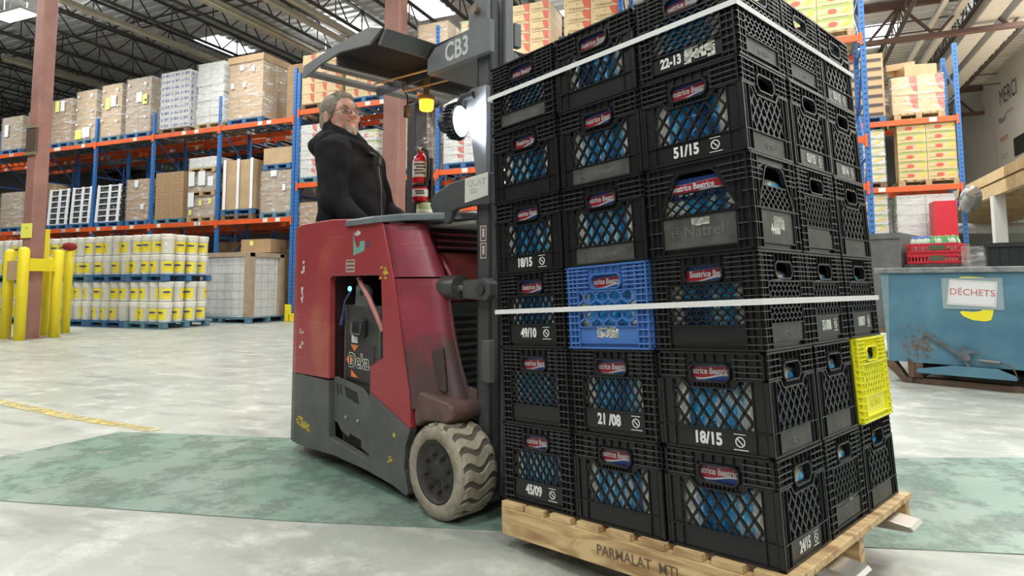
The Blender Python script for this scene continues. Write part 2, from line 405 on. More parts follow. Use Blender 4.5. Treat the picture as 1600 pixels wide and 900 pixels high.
bk = mat('board black ink', (.03, .03, .03), .6)
def on_wall(t, y, z, s, m_, sq=1): text_mesh('lettering', t, s, m_, wb, M=face_nx(-.045, y, z), squeeze=sq, align='LEFT')
on_wall('MERCI', .75, 7.75, .85, bk, .8)
on_wall('Maxi+', 1.0, 6.95, .36, mat('navy ink', (.02, .05, .2), .6)); on_wall('metro', .95, 6.25, .36, mat('red ink', (.6, .05, .05), .6))
on_wall('Jarry', .9, 5.6, .36, mat('grey ink', (.35, .35, .36), .6)); on_wall('partenaires', .2, 7.1, .2, mat('grey ink', (.35, .35, .36), .6))
m = MB(); m.box(-.055, -.04, -1.9, -.5, 5.35, 6.0); m.build('dark_plaque', bk, wb)
on_wall('Home', -.62, 5.7, .4, mat('plaque yellow', (.8, .6, .05), .5))
m = MB(); m.lathe([(0, .03), (.2, .01), (.3, -.04), (.3, -.06), (0, -.05)], 24, axis='y'); m.cyl((0, 0, 0), (.3, .3, -.1), .02, 8)
tag(m.build('safety_mirror', mat('mirror grey', (.5, .5, .5), .15, .8), loc=(3.9, 16.6, 2.75), rot=(R(15), 0, R(35))), 'round tilted safety mirror beside the blue rack upright at right', 'mirror')
m = MB(); m.cyl((4.4, 22, 2.5), (7.85, 23.45, 2.5), .15, 14); tag(m.build('water_pipe', white_duct), 'pale horizontal pipe under the mezzanine at the right edge', 'pipe')

# skylights in the deck
sky = mat('skylight panel', (.9, .95, 1.), .5, emis=(.85, .93, 1.0), estr=2.6)
for k, (x, y, w, l) in enumerate(((-17.1, 15.6, 1.1, 1.6), (-9.3, 15.6, 1.2, 1.6), (3.2, 23.4, 1.3, 2.2), (-22, 22, 1.2, 2.4), (-3, 30, 1.2, 2.4))):
    struct('window_%d' % (k+1), MB().box(x-w/2, x+w/2, y-l/2, y+l/2, CEIL-.012, CEIL-.004), sky)
# ------------------------------------------------------------------ pallet racks
def perforated(name, col):
    m, nt, b = _nt(name); N = nt.nodes; L = nt.links
    tc = N.new('ShaderNodeTexCoord'); sp = N.new('ShaderNodeSeparateXYZ'); L.new(tc.outputs['Object'], sp.inputs[0])
    mu = N.new('ShaderNodeMath'); mu.operation = 'MULTIPLY'; mu.inputs[1].default_value = 1/.1; L.new(sp.outputs['Z'], mu.inputs[0])
    fr = N.new('ShaderNodeMath'); fr.operation = 'FRACT'; L.new(mu.outputs[0], fr.inputs[0])
    gt = N.new('ShaderNodeMath'); gt.operation = 'LESS_THAN'; gt.inputs[1].default_value = .3; L.new(fr.outputs[0], gt.inputs[0])
    ax = N.new('ShaderNodeMath'); ax.operation = 'MULTIPLY'; ax.inputs[1].default_value = 1/.05; L.new(sp.outputs['X'], ax.inputs[0])
    af = N.new('ShaderNodeMath'); af.operation = 'ABSOLUTE'; L.new(ax.outputs[0], af.inputs[0])
    lt = N.new('ShaderNodeMath'); lt.operation = 'LESS_THAN'; lt.inputs[1].default_value = .35; L.new(af.outputs[0], lt.inputs[0])
    an = N.new('ShaderNodeMath'); an.operation = 'MULTIPLY'; L.new(gt.outputs[0], an.inputs[0]); L.new(lt.outputs[0], an.inputs[1])
    mx = N.new('ShaderNodeMixRGB'); mx.inputs[1].default_value = (*col, 1); mx.inputs[2].default_value = tuple(c*.2 for c in col)+(1,)
    L.new(an.outputs[0], mx.inputs[0]); L.new(mx.outputs[0], b.inputs['Base Color']); b.inputs['Roughness'].default_value = .45
    return m
rblue = perforated('blue rack steel with punched holes', (.035, .15, .42)); bblue = mat('blue brace steel', (.03, .09, .28), .5)
orange = mat('orange rack beam paint', (.74, .115, .022), .42, 0, col2=(.64, .09, .02), vscale=3)
labelw = mat('white beam label', (.72, .70, .66), .6); decks = mat('grey rack deck', (.22, .2, .18), .6, .3)
MEMO = {}
def shared(name, key, fn, m, parent, loc):
    if key not in MEMO: MEMO[key] = fn().mesh(name, m)
    o = bpy.data.objects.new(name, MEMO[key]); COL.objects.link(o); o.location = loc
    if parent: o.parent = parent
    return o
def rack(name, X, Y, H, levels, label, D=1.07, guard=None, seed=1, deck=True, tall=None):
    """X: upright positions; levels: {bay index: [beam heights]}"""
    rk = empty('pallet_rack', (X[0], Y, 0), 0, label, 'pallet rack')
    x0 = X[0]; rnd = random.Random(seed)
    for i, x in enumerate(X):
        hh = tall[i] if tall else H
        for yy in (0, D):
            def up():
                m = MB(); m.box(-.045, .045, -.035, .035, 0, hh); m.box(-.06, .06, -.05, .05, 0, .012); return m
            shared('upright', ('up', hh), up, rblue, rk, (x-x0, yy, 0))
        def br():
            m = MB(); z = .2; k = 0
            while z < hh-1.1:
                m.bar((0, .03, z), (0, D-.03, z), .03, .03); 
                m.bar((0, .03 if k%2 else D-.03, z), (0, D-.03 if k%2 else .03, z+1.0), .035, .03); z += 1.0; k += 1
            return m
        shared('frame_brace', ('br', hh, D), br, bblue, rk, (x-x0, 0, 0))
    for i in range(len(X)-1):
        w = X[i+1]-X[i]
        for lv in levels[i] if isinstance(levels, dict) else levels:
            for yy in (0, D):
                def bm():
                    m = MB(); m.box(.045, w-.045, -.025, .025, -.12, 0); m.box(.0, .05, -.045, -.03, -.2, .03); m.box(w-.05, w, -.045, -.03, -.2, .03); return m
                b = shared('beam', ('bm', round(w, 3)), bm, orange, rk, (X[i]-x0, yy-.01 if yy == 0 else yy+.01, lv))
                if yy == 0:
                    for k in range(rnd.randint(1, 3)):
                        def lb(): return MB().box(-.075, .075, -.004, 0, -.05, .05)
                        shared('beam_label', 'lb', lb, labelw, b, (rnd.uniform(.3, w-.3), -.026, -.055))
            if deck:
                def dk():
                    m = MB(); n = int(w/.35)
                    for k in range(n+1): m.box(.08+k*(w-.2)/n, .14+k*(w-.2)/n, 0, D, -.03, -.004)
                    return m
                shared('deck_slats', ('dk', round(w, 3), D), dk, decks, rk, (X[i]-x0, 0, lv))
    if guard:
        m = MB(); gx = guard-x0
        m.box(gx-.09, gx+.09, -.12, -.05, 0, .42); m.box(gx-.09, gx-.06, -.12, .05, 0, .42); m.box(gx+.05, gx+.26, -.12, -.05, 0, .2)
        m.build('corner_guard', yel, rk, bevel=.01)
    return rk
Y0 = 12.75; D = 1.07
LX = [-26.6, -24.0, -21.55, -19.1, -16.6, -14.02, -11.42]
rack('left', LX, Y0, 6.0, [2.65, 5.25], 'long blue and orange pallet rack on the left behind the yellow labelled pails', guard=-11.42, seed=3, tall=[6, 6, 6, 6, 5.9, 6.1, 6.55])
RX = [-11.30, -7.2, -2.85, 1.55]
rack('right', RX, Y0, 7.6, {0: [3.5, 5.4], 1: [2.7, 3.55, 5.42], 2: [2.7, 3.55, 5.42], 3: []}, 'blue and orange pallet rack behind the driver and the crate load', seed=5, tall=[6.4, 7.0, 7.6, 8.2])
rack('rear', [-27.0, -24.3, -21.6, -18.9, -16.2, -13.5, -10.8], Y0+1.6, 6.0, [2.65, 5.25], 'second pallet rack standing back to back behind the long left one', seed=8)
rack('far', [-1.2, 1.35, 3.9], 17.0, 6.1, [3.15, 4.72], 'blue and orange pallet rack right of the crates, before the white wall', seed=9, tall=[6, 6, 6.4])
rack('rear2', [-10.5, -7.9, -5.3, -2.7], Y0+1.6, 6.4, [2.7, 5.4], 'second pallet rack seen through the one behind the driver', seed=18)

# ------------------------------------------------------------------ pallets and loads
pal_blue = mat('blue pallet paint', (.04, .16, .36), .65, 0, col2=(.05, .11, .22), vscale=9)
pal_teal = mat('faded teal pallet paint', (.10, .24, .32), .7, 0, col2=(.08, .15, .2), vscale=9)
pal_wood = mat('bare pallet wood', (.46, .33, .18), .7, 0, col2=(.34, .22, .11), vscale=8)
pal_dark = mat('weathered pallet wood', (.22, .13, .08), .8, 0, col2=(.14, .09, .06), vscale=8)
def pallet_mesh(w, d):
    m = MB(); h = .14
    for i in range(3):
        x = -w/2 + i*(w-.12)/2
        for j in range(3):
            y = j*(d-.12)/2; m.box(x, x+.14 if i != 1 else x+.12, y, y+.12, .018, h-.038)
    for j in range(3):
        y = j*(d-.12)/2; m.box(-w/2, w/2, y, y+.12, 0, .018); m.box(-w/2, w/2, y, y+.12, h-.038, h-.02)
    n = 7
    for k in range(n):
        x = -w/2 + k*(w-.11)/(n-1); m.box(x, x+.11, 0, d, h-.02, h)
    return m
PLAB = {}
def pallet(x, y, z, w, d, m_, label, group=None):
    key = ('pal', round(w, 1), round(d, 1), m_.name)
    if key not in MEMO: MEMO[key] = pallet_mesh(round(w, 1), round(d, 1)).mesh('pallet', m_)
    o = bpy.data.objects.new('pallet', MEMO[key]); COL.objects.link(o); o.location = (x, y, z)
    return tag(o, label, 'pallet', group)
card = mat('brown corrugated card', (.40, .255, .135), .75, 0, col2=(.34, .21, .11), vscale=3)
card2 = mat('light corrugated card', (.50, .35, .205), .75, 0, col2=(.43, .29, .16), vscale=3)
card3 = mat('greyish wrapped card', (.44, .33, .235), .5, 0, col2=(.36, .26, .17), vscale=4)
whitec = mat('white carton board', (.66, .65, .63), .55, 0, col2=(.55, .54, .52), vscale=5)
inkb = mat('blue carton print', (.07, .08, .3), .6); inkr = mat('red carton print', (.55, .10, .06), .6)
inkg = mat('green carton print', (.30, .38, .10), .6); inky = mat('yellow carton print', (.72, .52, .06), .6); inkk = mat('dark carton print', (.07, .05, .045), .6)
sheetw = mat('white paper sheet', (.78, .78, .80), .55); sheety = mat('yellow paper sheet', (.80, .74, .18), .55)
cream_c = mat('cream fruit carton', (.62, .47, .27), .7, 0, col2=(.56, .41, .22), vscale=4)
def film_mat():
    m, nt, b = _nt('stretch film'); N = nt.nodes; L = nt.links
    out = N['Material Output']; tr = N.new('ShaderNodeBsdfTransparent'); mx = N.new('ShaderNodeMixShader')
    b.inputs['Base Color'].default_value = (.85, .86, .87, 1); b.inputs['Roughness'].default_value = .14
    tc = N.new('ShaderNodeTexCoord'); mp = N.new('ShaderNodeMapping'); mp.inputs['Scale'].default_value = (1.3, 1.3, 6)
    mp.inputs['Rotation'].default_value = (.2, .3, 0)
    L.new(tc.outputs['Object'], mp.inputs['Vector'])
    n = N.new('ShaderNodeTexNoise'); n.inputs['Scale'].default_value = 2.2; n.inputs['Detail'].default_value = 8; n.inputs['Roughness'].default_value = .7
    n.inputs['Distortion'].default_value = 1.2
    L.new(mp.outputs['Vector'], n.inputs['Vector'])
    r = N.new('ShaderNodeValToRGB'); e = r.color_ramp.elements; e[0].position = .5; e[0].color = (.10,)*3+(1,); e[1].position = .68; e[1].color = (.75,)*3+(1,)
    L.new(n.outputs['Fac'], r.inputs['Fac'])
    bp = N.new('ShaderNodeBump'); bp.inputs['Strength'].default_value = .7; bp.inputs['Distance'].default_value = .04
    L.new(n.outputs['Fac'], bp.inputs['Height']); L.new(bp.outputs['Normal'], b.inputs['Normal'])
    L.new(r.outputs['Color'], mx.inputs[0]); L.new(tr.outputs[0], mx.inputs[1]); L.new(b.outputs[0], mx.inputs[2]); L.new(mx.outputs[0], out.inputs['Surface'])
    return m
film = film_mat()
def carton_mesh(w, d, h, style):
    """one carton, origin at its front left bottom corner; front faces -Y, end faces +X"""
    m = MB(); g = .004
    m.box(g, w-g, g, d-g, 0, h-g)
    def fr(mi, x0, x1, z0, z1): m.cur = mi; m.box(x0, x1, g-.003, g, z0, z1); m.cur = 0
    def en(mi, y0, y1, z0, z1): m.cur = mi; m.box(w-g, w-g+.003, y0, y1, z0, z1); m.cur = 0
    if style == 'plain': fr(1, w*.45, w*.55, h-.03, h-g); en(1, d*.46, d*.54, 0, h-g)
    elif style == 'brand':
        fr(1, w*.3, w*.7, h*.45, h*.55); en(1, d*.3, d*.7, h*.45, h*.52)
    elif style == 'blue':
        for a, b_ in ((.12, .2), (.28, .34), (.5, .7), (.78, .9)): fr(1, w*a, w*b_, h*.25, h*.7)
        for a, b_ in ((.15, .25), (.55, .9)): en(1, d*a, d*b_, h*.2, h*.75)
    elif style == 'dark':
        fr(1, w*.04, w*.95, h*.1, h*.45); fr(2, w*.06, w*.2, h*.2, h*.36)
    elif style in ('fruit', 'banana'):
        # arched colour corner and a badge
        if style == 'fruit':
            pts = [(w-g, h-g), (w-g, h*.12)] + [(w-g-.3*w*math.sin(a), h*.12+(h*.88-g)*(1-math.cos(a))) for a in [k*math.pi/16 for k in range(1, 9)]]
            m.cur = 2; m.poly(pts, g-.003, g, 'xz'); m.cur = 0
            fr(1, w*.08, w*.1, h*.65, h*.75); fr(1, w*.5, w*.52, h*.65, h*.75)
        else:
            fr(3, g, w-g, h*.80, h-g-.004); fr(3, w*.05, w*.5, h*.28, h*.38)
            m.cur = 2; m.poly([(w*.42+w*.13*math.cos(k*math.pi/8), h*.48+h*.2*math.sin(k*math.pi/8)) for k in range(16)], g-.005, g-.003, 'xz')
            m.cur = 4
            m.poly([(w*.62, h*.3), (w*.72, h*.28), (w*.86, h*.38), (w*.93, h*.6), (w*.94, h*.78), (w*.9, h*.78), (w*.86, h*.62), (w*.82, h*.78), (w*.78, h*.58), (w*.7, h*.42)], g-.005, g-.003, 'xz'); m.cur = 0
            en(3, g, d-g, h*.8, h-g-.004); en(4, d*.55, d*.85, h*.3, h*.7); en(2, d*.25, d*.45, h*.3, h*.6)
        fr(1, w*.15, w*.85, 0, .006)
    elif style == 'stripes':
        for k in range(4): fr(1, w*(.08+.22*k), w*(.22+.22*k), h*.3, h*.6)
    return m
STY = {'plain': lambda c: [c, mat('packing tape', (.55, .42, .28), .35)], 'brand': lambda c: [c, mat('faint carton print', (.30, .19, .1), .7)],
       'blue': lambda c: [c, inkb], 'dark': lambda c: [c, inkk, inkr], 'fruit': lambda c: [c, inkk, inkr], 'banana': lambda c: [c, inkk, inkr, inkg, inky], 'stripes': lambda c: [c, inkb]}
def carton(w, d, h, style, c, parent, loc, rz=0):
    key = ('ct', round(w, 3), round(d, 3), round(h, 3), style, c.name)
    if key not in MEMO: MEMO[key] = carton_mesh(w, d, h, style).mesh('carton', STY[style](c))
    o = bpy.data.objects.new('carton', MEMO[key]); COL.objects.link(o); o.parent = parent; o.location = loc; o.rotation_euler = (0, 0, rz)
    return o
def pal_label(l):
    w = ('pallet under the ' + l.split(',')[0]).split()
    return ' '.join(w[:16])
def load(x0, x1, z0, z1, y, d, nx, nz, style, c, label, wrap=True, sheets=(), pal=pal_blue, plabel=None, double=False, cap=False, straps=0, cname='wrapped_load', wob=.0):
    """pallet plus a wrapped stack of cartons on it"""
    w = x1-x0; cx = (x0+x1)/2; ph = .14
    pallet(cx, y, z0, max(.8, w), d, pal, plabel or pal_label(label))
    zz = z0+ph
    if double:
        pallet(cx, y, zz, max(.8, w), d, pal_blue, 'upper of the two pallets under the tan carton with white corner posts'); zz += ph
    t = empty(cname, (x0, y+.03, zz+.001), 0, label, 'pallet load')
    hh = (z1-zz)/nz; ww = w/nx; dd = (d-.05)
    rnd = random.Random(int(x0*97)+int(z0*13))
    for k in range(nz):
        for i in range(nx):
            ox = rnd.uniform(-wob, wob); 
            nd = 2 if style in ('blue', 'fruit', 'banana', 'brand') else 1
            for j in range(nd):
                if nd == 2 and j == 1 and i < nx-1: continue
                carton(ww, dd/nd, hh, style, c, t, (i*ww+ox, j*dd/nd+rnd.uniform(-wob, wob)*.5, k*hh))
    H = z1-zz
    if cap:
        m = MB(); m.box(-.04, w+.04, -.04, dd+.04, H-.16, H+.03); m.build('lid', card2, t, bevel=.01)
    if wrap:
        m = MB(); rr = []
        for k in range(9):
            z = H*k/8*1.0; q = [(-.02, -.02), (w*.5, -.03), (w+.02, -.02), (w+.03, dd*.5), (w+.02, dd+.02), (w*.5, dd+.03), (-.02, dd+.02), (-.03, dd*.5)]
            rr.append([(px+rnd.uniform(-.008, .008), py+rnd.uniform(-.008, .008), z) for px, py in q])
        m.loft(rr, caps=False); m.build('stretch_wrap', film, t)
    for (sx, sz, sw, sh, yl) in sheets:
        m = MB(); m.box(sx*w, sx*w+sw, -.042, -.040, sz*H, sz*H+sh); m.build('paper_sheet', sheety if yl else sheetw, t)
    for k in range(straps):
        sx = w*(.08+.42*k); m = MB(); m.box(sx, sx+.09, -.05, -.045, 0, H+.02); m.build('corner_post', sheetw, t)
    return t
zt, zm = 5.25, 2.65
Yl = Y0-.03
W, YW = sheetw, sheety
sh1 = ((.1, .86, .07, .07, 0), (.75, .84, .09, .1, 0), (.05, .6, .07, .06, 0), (.8, .55, .07, .06, 0), (.06, .3, .07, .06, 0), (.78, .25, .08, .07, 0))
load(-23.9, -22.8, zt, 6.5, Yl, 1.0, 2, 4, 'plain', card3, 'greyish wrapped carton load at the far left end of the upper beam', sheets=((.2, .4, .2, .4, 0),))
load(-22.5, -21.7, zt, 6.55, Yl, 1.0, 2, 3, 'plain', card, 'plain brown carton load hidden by the brown column, upper beam')
load(-21.35, -20.35, zt, 6.80, Yl, 1.0, 2, 5, 'plain', card, 'brown load right of the column, yellow and white sheets near its top', sheets=((.25, .72, .2, .34, 1), (.5, .72, .2, .34, 0)))
load(-20.12, -19.2, zt, 6.95, Yl, 1.0, 1, 4, 'plain', card2, 'tan load with a big white sheet at its foot, left of an upright', sheets=((.05, .02, .3, .3, 1), (.4, .04, .35, .32, 0))+sh1, pal=pal_teal)
load(-18.95, -18.05, zt, 7.0, Yl, 1.0, 1, 4, 'plain', card2, 'tan load with a yellow and a white sheet at mid height, upper beam', sheets=((.25, .52, .2, .36, 1), (.5, .56, .24, .34, 0))+sh1, pal=pal_teal)
load(-17.85, -16.80, zt, 7.05, Yl, 1.0, 2, 4, 'plain', card3, 'greyish tan load with pale sheets, just left of the white cartons with blue print', sheets=((.45, .55, .24, .3, 0), (.7, .5, .2, .3, 1))+sh1, wrap=True)
load(-16.40, -15.25, zt, 7.05, Yl, 1.0, 3, 9, 'blue', whitec, 'white cartons with blue print wrapped on a wooden pallet, upper beam', pal=pal_dark)
load(-14.95, -13.95, zt, 7.12, Yl, 1.0, 2, 8, 'plain', whitec, 'leaning white wrapped load left of the big tan load, upper beam', pal=pal_wood, wob=.03)
load(-13.75, -12.55, zt, 7.10, Yl, 1.05, 3, 1, 'plain', card2, 'big tan lidded load with a blue dot on its front, upper beam', cap=True, sheets=((.35, .78, .14, .14, 0), (.7, .74, .1, .16, 0), (.1, .5, .1, .14, 0), (.45, .5, .1, .14, 0)))
load(-12.2, -11.6, zt, 6.9, Y0+.5, .6, 1, 3, 'plain', card, 'brown stack behind the big tan load beside the blue upright', wrap=False, pal=pal_dark)
load(-23.7, -22.6, zm, 3.95, Yl, 1.0, 2, 4, 'plain', card3, 'wrapped load at the far left end of the middle beam', pal=pal_blue)
load(-22.4, -21.75, zm, 4.25, Yl, 1.0, 1, 3, 'plain', card2, 'tall narrow tan carton left of the brown column, middle beam', wrap=False)
# three bundles of white corner posts with dark goods
def bundle(x0, x1, lab):
    pallet((x0+x1)/2, Yl, zm, max(.8, x1-x0), 1.0, pal_blue, 'blue pallet under the ' + lab.split(',')[0])
    t = empty('strapped_bundle', (x0, Yl+.03, zm+.141), 0, lab, 'pallet load'); w = x1-x0
    dk = mat('mixed dark goods', (.05, .05, .055), .5, 0, col2=(.28, .27, .26), vscale=14, lo=.36, hi=.46)
    for k in range(6): MB().box(.02+k*.012, w-.12+k*.012, .02, .9, k*.18, k*.18+.165).build('tray', dk, t)
    for a in (.0, .45, .84):
        m = MB(); m.bar((w*a+.03, -.02, 0), (w*a+.12, -.02, 1.12), .1, .03, (0, 1, 0)); m.build('corner_post', sheetw, t)
    for k in range(7): MB().box(.0+k*.012, w-.06+k*.012, -.012, 0, k*.18-.01 if k else 0, k*.18+.022).build('tray_edge', sheetw, t)
    return t
bundle(-21.2, -20.2, 'white posted bundle just right of the brown column, middle beam')
bundle(-20.1, -19.15, 'white posted bundle in the middle of three, left of a blue upright')
bundle(-18.95, -17.85, 'white posted bundle, rightmost of three on the middle beam')
load(-17.65, -16.7, zm, 4.0, Yl, 1.0, 1, 6, 'brand', card, 'tan wrapped load between the white bundles and a blue upright', sheets=((.4, .8, .14, .2, 0), (.7, .25, .12, .16, 0)))
load(-16.45, -15.35, zm, 4.12, Yl, 1.0, 3, 7, 'brand', card, 'wide brown carton block right of the blue upright, middle beam', wrap=False, pal=pal_teal)
load(-15.15, -14.12, zm, 3.35, Yl, 1.0, 2, 3, 'plain', card3, 'lower wrapped load with yellow stickers in the two high stack, middle beam', sheets=((.05, .5, .22, .4, 0), (.45, .55, .1, .14, 1), (.8, .6, .1, .14, 1), (.1, .1, .1, .14, 1)), pal=pal_wood)
load(-15.15, -14.12, 3.36, 4.0, Yl, 1.0, 2, 2, 'plain', card3, 'upper wrapped load with white sheets in the two high stack', sheets=((.05, .3, .22, .4, 0), (.4, .3, .26, .4, 0), (.75, .25, .2, .26, 0)), pal=pal_wood)
load(-15.15, -14.12, 4.01, 4.45, Yl, 1.0, 2, 1, 'plain', whitec, 'topmost small wrapped load of the two high stack by a blue upright', pal=pal_wood)
load(-13.88, -12.75, zm, 4.27, Yl, 1.0, 1, 1, 'plain', card2, 'tan carton with two white corner posts on doubled pallets', straps=3, wrap=False, double=True, pal=pal_dark)
load(-12.50, -11.50, zm, 3.90, Yl, 1.0, 2, 6, 'brand', card3, 'pinkish wrapped load at the right end of the middle beam', sheets=((.35, .85, .2, .16, 0), (.75, .5, .1, .16, 0)), pal=pal_teal)
load(-12.45, -11.50, 3.92, 4.5, Yl, 1.0, 1, 1, 'plain', card2, 'tan carton on a blue pallet stacked at the right end of the middle beam', wrap=False)
# loads in the rear rack, seen in the gaps
for k, (a, b, z, t_, c_) in enumerate(((-24, -23, 2.65, 4.0, card), (-22.9, -21.9, 2.65, 4.1, whitec), (-21.3, -20.2, 2.65, 3.8, card), (-20, -19.1, 2.65, 4.3, card3), (-18.6, -17.5, 2.65, 4.2, card), (-17.3, -16.3, 2.65, 4.4, whitec),
        (-15.9, -14.9, 2.65, 4.2, card), (-14.7, -13.7, 2.65, 4.3, card2), (-13.2, -12.1, 2.65, 4.7, card), (-11.9, -10.9, 2.65, 4.6, card), (-13.1, -12.0, .0, 2.2, card), (-15.8, -14.7, .0, 2.2, card), (-24, -22.9, 5.25, 6.6, card), (-16, -14.9, 5.25, 6.5, card), (-18.7, -17.6, 5.25, 6.5, card))):
    load(a, b, z, t_, Y0+1.62, 1.0, 2, 4, 'brand', c_, 'dim %s load number %d deep in the rear rack on the left' % ('white' if c_ is whitec else 'brown', k+1) if False else 'dim %s load %s in the rear rack' % ('white' if c_ is whitec else 'brown', ['at the far left', 'second from the left', 'behind the brown column', 'behind the white bundles', 'behind the rightmost white bundle', 'behind the tan wrapped load', 'behind the wide brown block', 'behind the two high stack', 'behind the corner posted carton', 'behind the right end upright', 'on the floor behind the tall carton block', 'on the floor behind the pails', 'high at the far left', 'high behind the white cartons', 'high behind the tan loads'][k]), wrap=False)
# right run: fruit cartons
load(-11.22, -10.05, 5.4, 6.85, Yl, 1.0, 3, 5, 'fruit', cream_c, 'fruit carton stack with red corners above the driver, left of the canopy', pal=pal_dark, wrap=False)
load(-9.85, -8.7, 5.4, 6.65, Yl, 1.0, 3, 5, 'fruit', cream_c, 'fruit carton stack seen through the canopy slats', pal=pal_blue, wrap=False)
load(-7.75, -6.95, 5.42, 7.1, Yl, 1.0, 1, 3, 'plain', card2, 'tan wrapped carton stack right of the pink column, above the canopy', wrap=True, pal=pal_wood)
load(-6.6, -5.55, 5.42, 7.0, Yl, 1.0, 2, 6, 'banana', cream_c, 'green and cream banana cartons behind the canopy beam', wrap=True, pal=pal_wood)
tA = load(-5.35, -4.45, 5.42, 7.15, Yl, 1.0, 2, 7, 'fruit', cream_c, 'cream cartons with red corners between mast and crates, left stack', wrap=False, pal=pal_wood)
tB = load(-4.1, -2.9, 5.42, 7.25, Yl, 1.0, 2, 7, 'fruit', cream_c, 'cream cartons with red corners above the crates, right stack', wrap=False, pal=pal_wood)
load(.22, 1.44, 5.42, 7.3, Yl, 1.0, 2, 7, 'banana', cream_c, 'banana cartons with yellow print at the right end of the top beam, above the crates', wrap=False, pal=pal_wood)
load(-1.2, 0.0, 5.42, 7.3, Yl, 1.0, 2, 7, 'banana', cream_c, 'banana cartons left of the end stack on the top beam', wrap=False, pal=pal_wood)
tx = mat('carton lettering ink', (.2, .1, .05), .6)
for t_, w_, h_ in ((tA, .9, 1.59/7), (tB, 1.2, 1.69/7)):
    for c_ in [c for c in t_.children if c.name.startswith('carton')]:
        if c_.location.z > h_*2.5 and c_.location.y < .05:
            text_mesh('carton_lettering', 'TURBANA', .075, tx, c_, M=face_y(w_/4, .0005, .06), squeeze=1.1)
load(-11.22, -10.2, 3.5, 5.0, Yl, 1.0, 2, 6, 'fruit', whitec, 'white wrapped cartons with red print behind the driver', pal=pal_teal)
load(-9.9, -8.9, 3.5, 4.7, Yl, 1.0, 2, 4, 'banana', whitec, 'white wrapped load with yellow top behind the driver and the column', pal=pal_blue)
load(-8.6, -7.6, 3.5, 5.1, Yl, 1.0, 2, 4, 'plain', card, 'brown wrapped load beside the extinguisher', pal=pal_blue)
load(-7.05, -6.0, 3.55, 5.2, Yl, 1.0, 2, 8, 'fruit', whitec, 'pinkish white wrapped carton stack between the beacon and the headlight', pal=pal_blue)
load(-5.8, -4.8, 3.55, 5.2, Yl, 1.0, 2, 6, 'plain', whitec, 'white wrapped stack behind the mast', pal=pal_blue)
load(-11.2, -10.2, 0, 1.5, Yl, 1.0, 2, 5, 'brand', card, 'brown wrapped stack on the floor just left of the truck', pal=pal_blue)
load(-11.2, -10.2, 1.502, 3.0, Yl, 1.0, 2, 5, 'brand', card, 'brown wrapped stack behind the seat end of the truck', pal=pal_blue)
load(-9.8, -8.8, 0, 2.9, Yl, 1.0, 2, 5, 'brand', card, 'brown stack behind the driver at waist height', pal=pal_blue, wrap=False)
load(-7.0, -6.0, 0, 2.55, Yl, 1.0, 2, 5, 'plain', whitec, 'white stack seen under the grey arm', pal=pal_blue)
for k in (0, 1, 2): pass
# far rack at right
load(1.55, 2.48, 4.72, 6.4, 17.0, 1.0, 1, 7, 'dark', card2, 'tall tan carton stack with dark bands right of the crate load', pal=pal_blue, wrap=False)
fl = load(2.62, 3.66, 4.72, 5.75, 17.0, 1.0, 2, 2, 'fruit', cream_c, 'untidy film wrapped red and tan cartons beside the white wall', pal=pal_wood, wrap=True)
o = MB().box(-.35, .35, -.3, .3, 0, .3).build('open_carton', card2, loc=(3.2, 17.5, 5.77), rot=(0, 0, R(12)), bevel=.01); tag(o, 'tan carton lying on top of the untidy wrapped load at right', 'carton')
o = MB().box(-.3, .3, -.25, .25, 0, .16).build('open_carton', card2, loc=(2.95, 17.75, 6.072), rot=(0, 0, R(-10)), bevel=.01); tag(o, 'flat tan carton topmost of the untidy heap at right', 'carton')
load(1.6, 2.42, 3.15, 4.55, 17.0, 1.0, 1, 6, 'banana', whitec, 'white wrapped cartons beside the blue upright, middle shelf right of the crates', pal=pal_dark)
load(2.68, 3.84, 3.15, 4.62, 17.0, 1.0, 2, 6, 'banana', cream_c, 'banana cartons with red badges on the middle shelf by the white wall', pal=pal_wood, wrap=False)
load(1.6, 2.42, 0, 3.0, 17.0, 1.0, 1, 12, 'banana', whitec, 'white wrapped stack beside the blue upright, lowest in view at right', pal=pal_dark)
load(2.6, 3.75, 0, 2.95, 17.0, 1.0, 2, 12, 'plain', whitec, 'white sagging sack and carton stack behind the red panel', pal=pal_dark)
m = MB(); m.box(0, .42, 0, .5, 0, .95)
tag(m.build('red_cabinet', mat('bright red panel', (.55, .015, .03), .45), loc=(3.2, 16.35, 1.76)), 'bright red upright cabinet above the bottles at right', 'cabinet')
tag(MB().box(3.0, 3.8, 16.3, 16.9, 0, 1.755).build('cabinet_stand', pal_dark), 'dark stand under the bright red cabinet', 'stand')
# --- stretch wrapped tall carton block on the floor with its pallet
blk = empty('wrapped_carton_block', (-11.72, 11.68, .141), R(180), 'white carton block with brown corner boards wrapped in film on a teal pallet', 'pallet load')
MB
rz = 0
p = pallet(-12.55, 11.6, 0, 1.8, 1.3, pal_teal, 'teal pallet under the white carton block with brown corner boards')
m = MB(); m.box(.08, 1.55, -1.1, -.02, 0, 1.5); 
o = m.build('carton_stack', whitec, blk)
bl = []
for k in range(7):
    for i in range(5):
        MB().box(.1+i*.28, .1+i*.28+.27, .0, .006, k*.21+.004, k*.21+.205).build('carton_face', whitec, blk) if False else None
ln = mat('carton seam grey', (.36, .36, .36), .7)  # grey strips mark the joints between cartons
m = MB()
for k in range(1, 7):
    m.box(.08, 1.55, -.021, -.018, k*.21, k*.21+.012); m.box(.077, .081, -1.08, -.03, k*.21, k*.21+.012)
for i in range(1, 6): m.box(.08+i*.245, .087+i*.245, -.021, -.018, 0, 1.48)
for i in range(1, 5): m.box(.077, .081, -.02-i*.22, -.027-i*.22, 0, 1.48)
m.build('seam_lines', ln, blk)
m = MB()
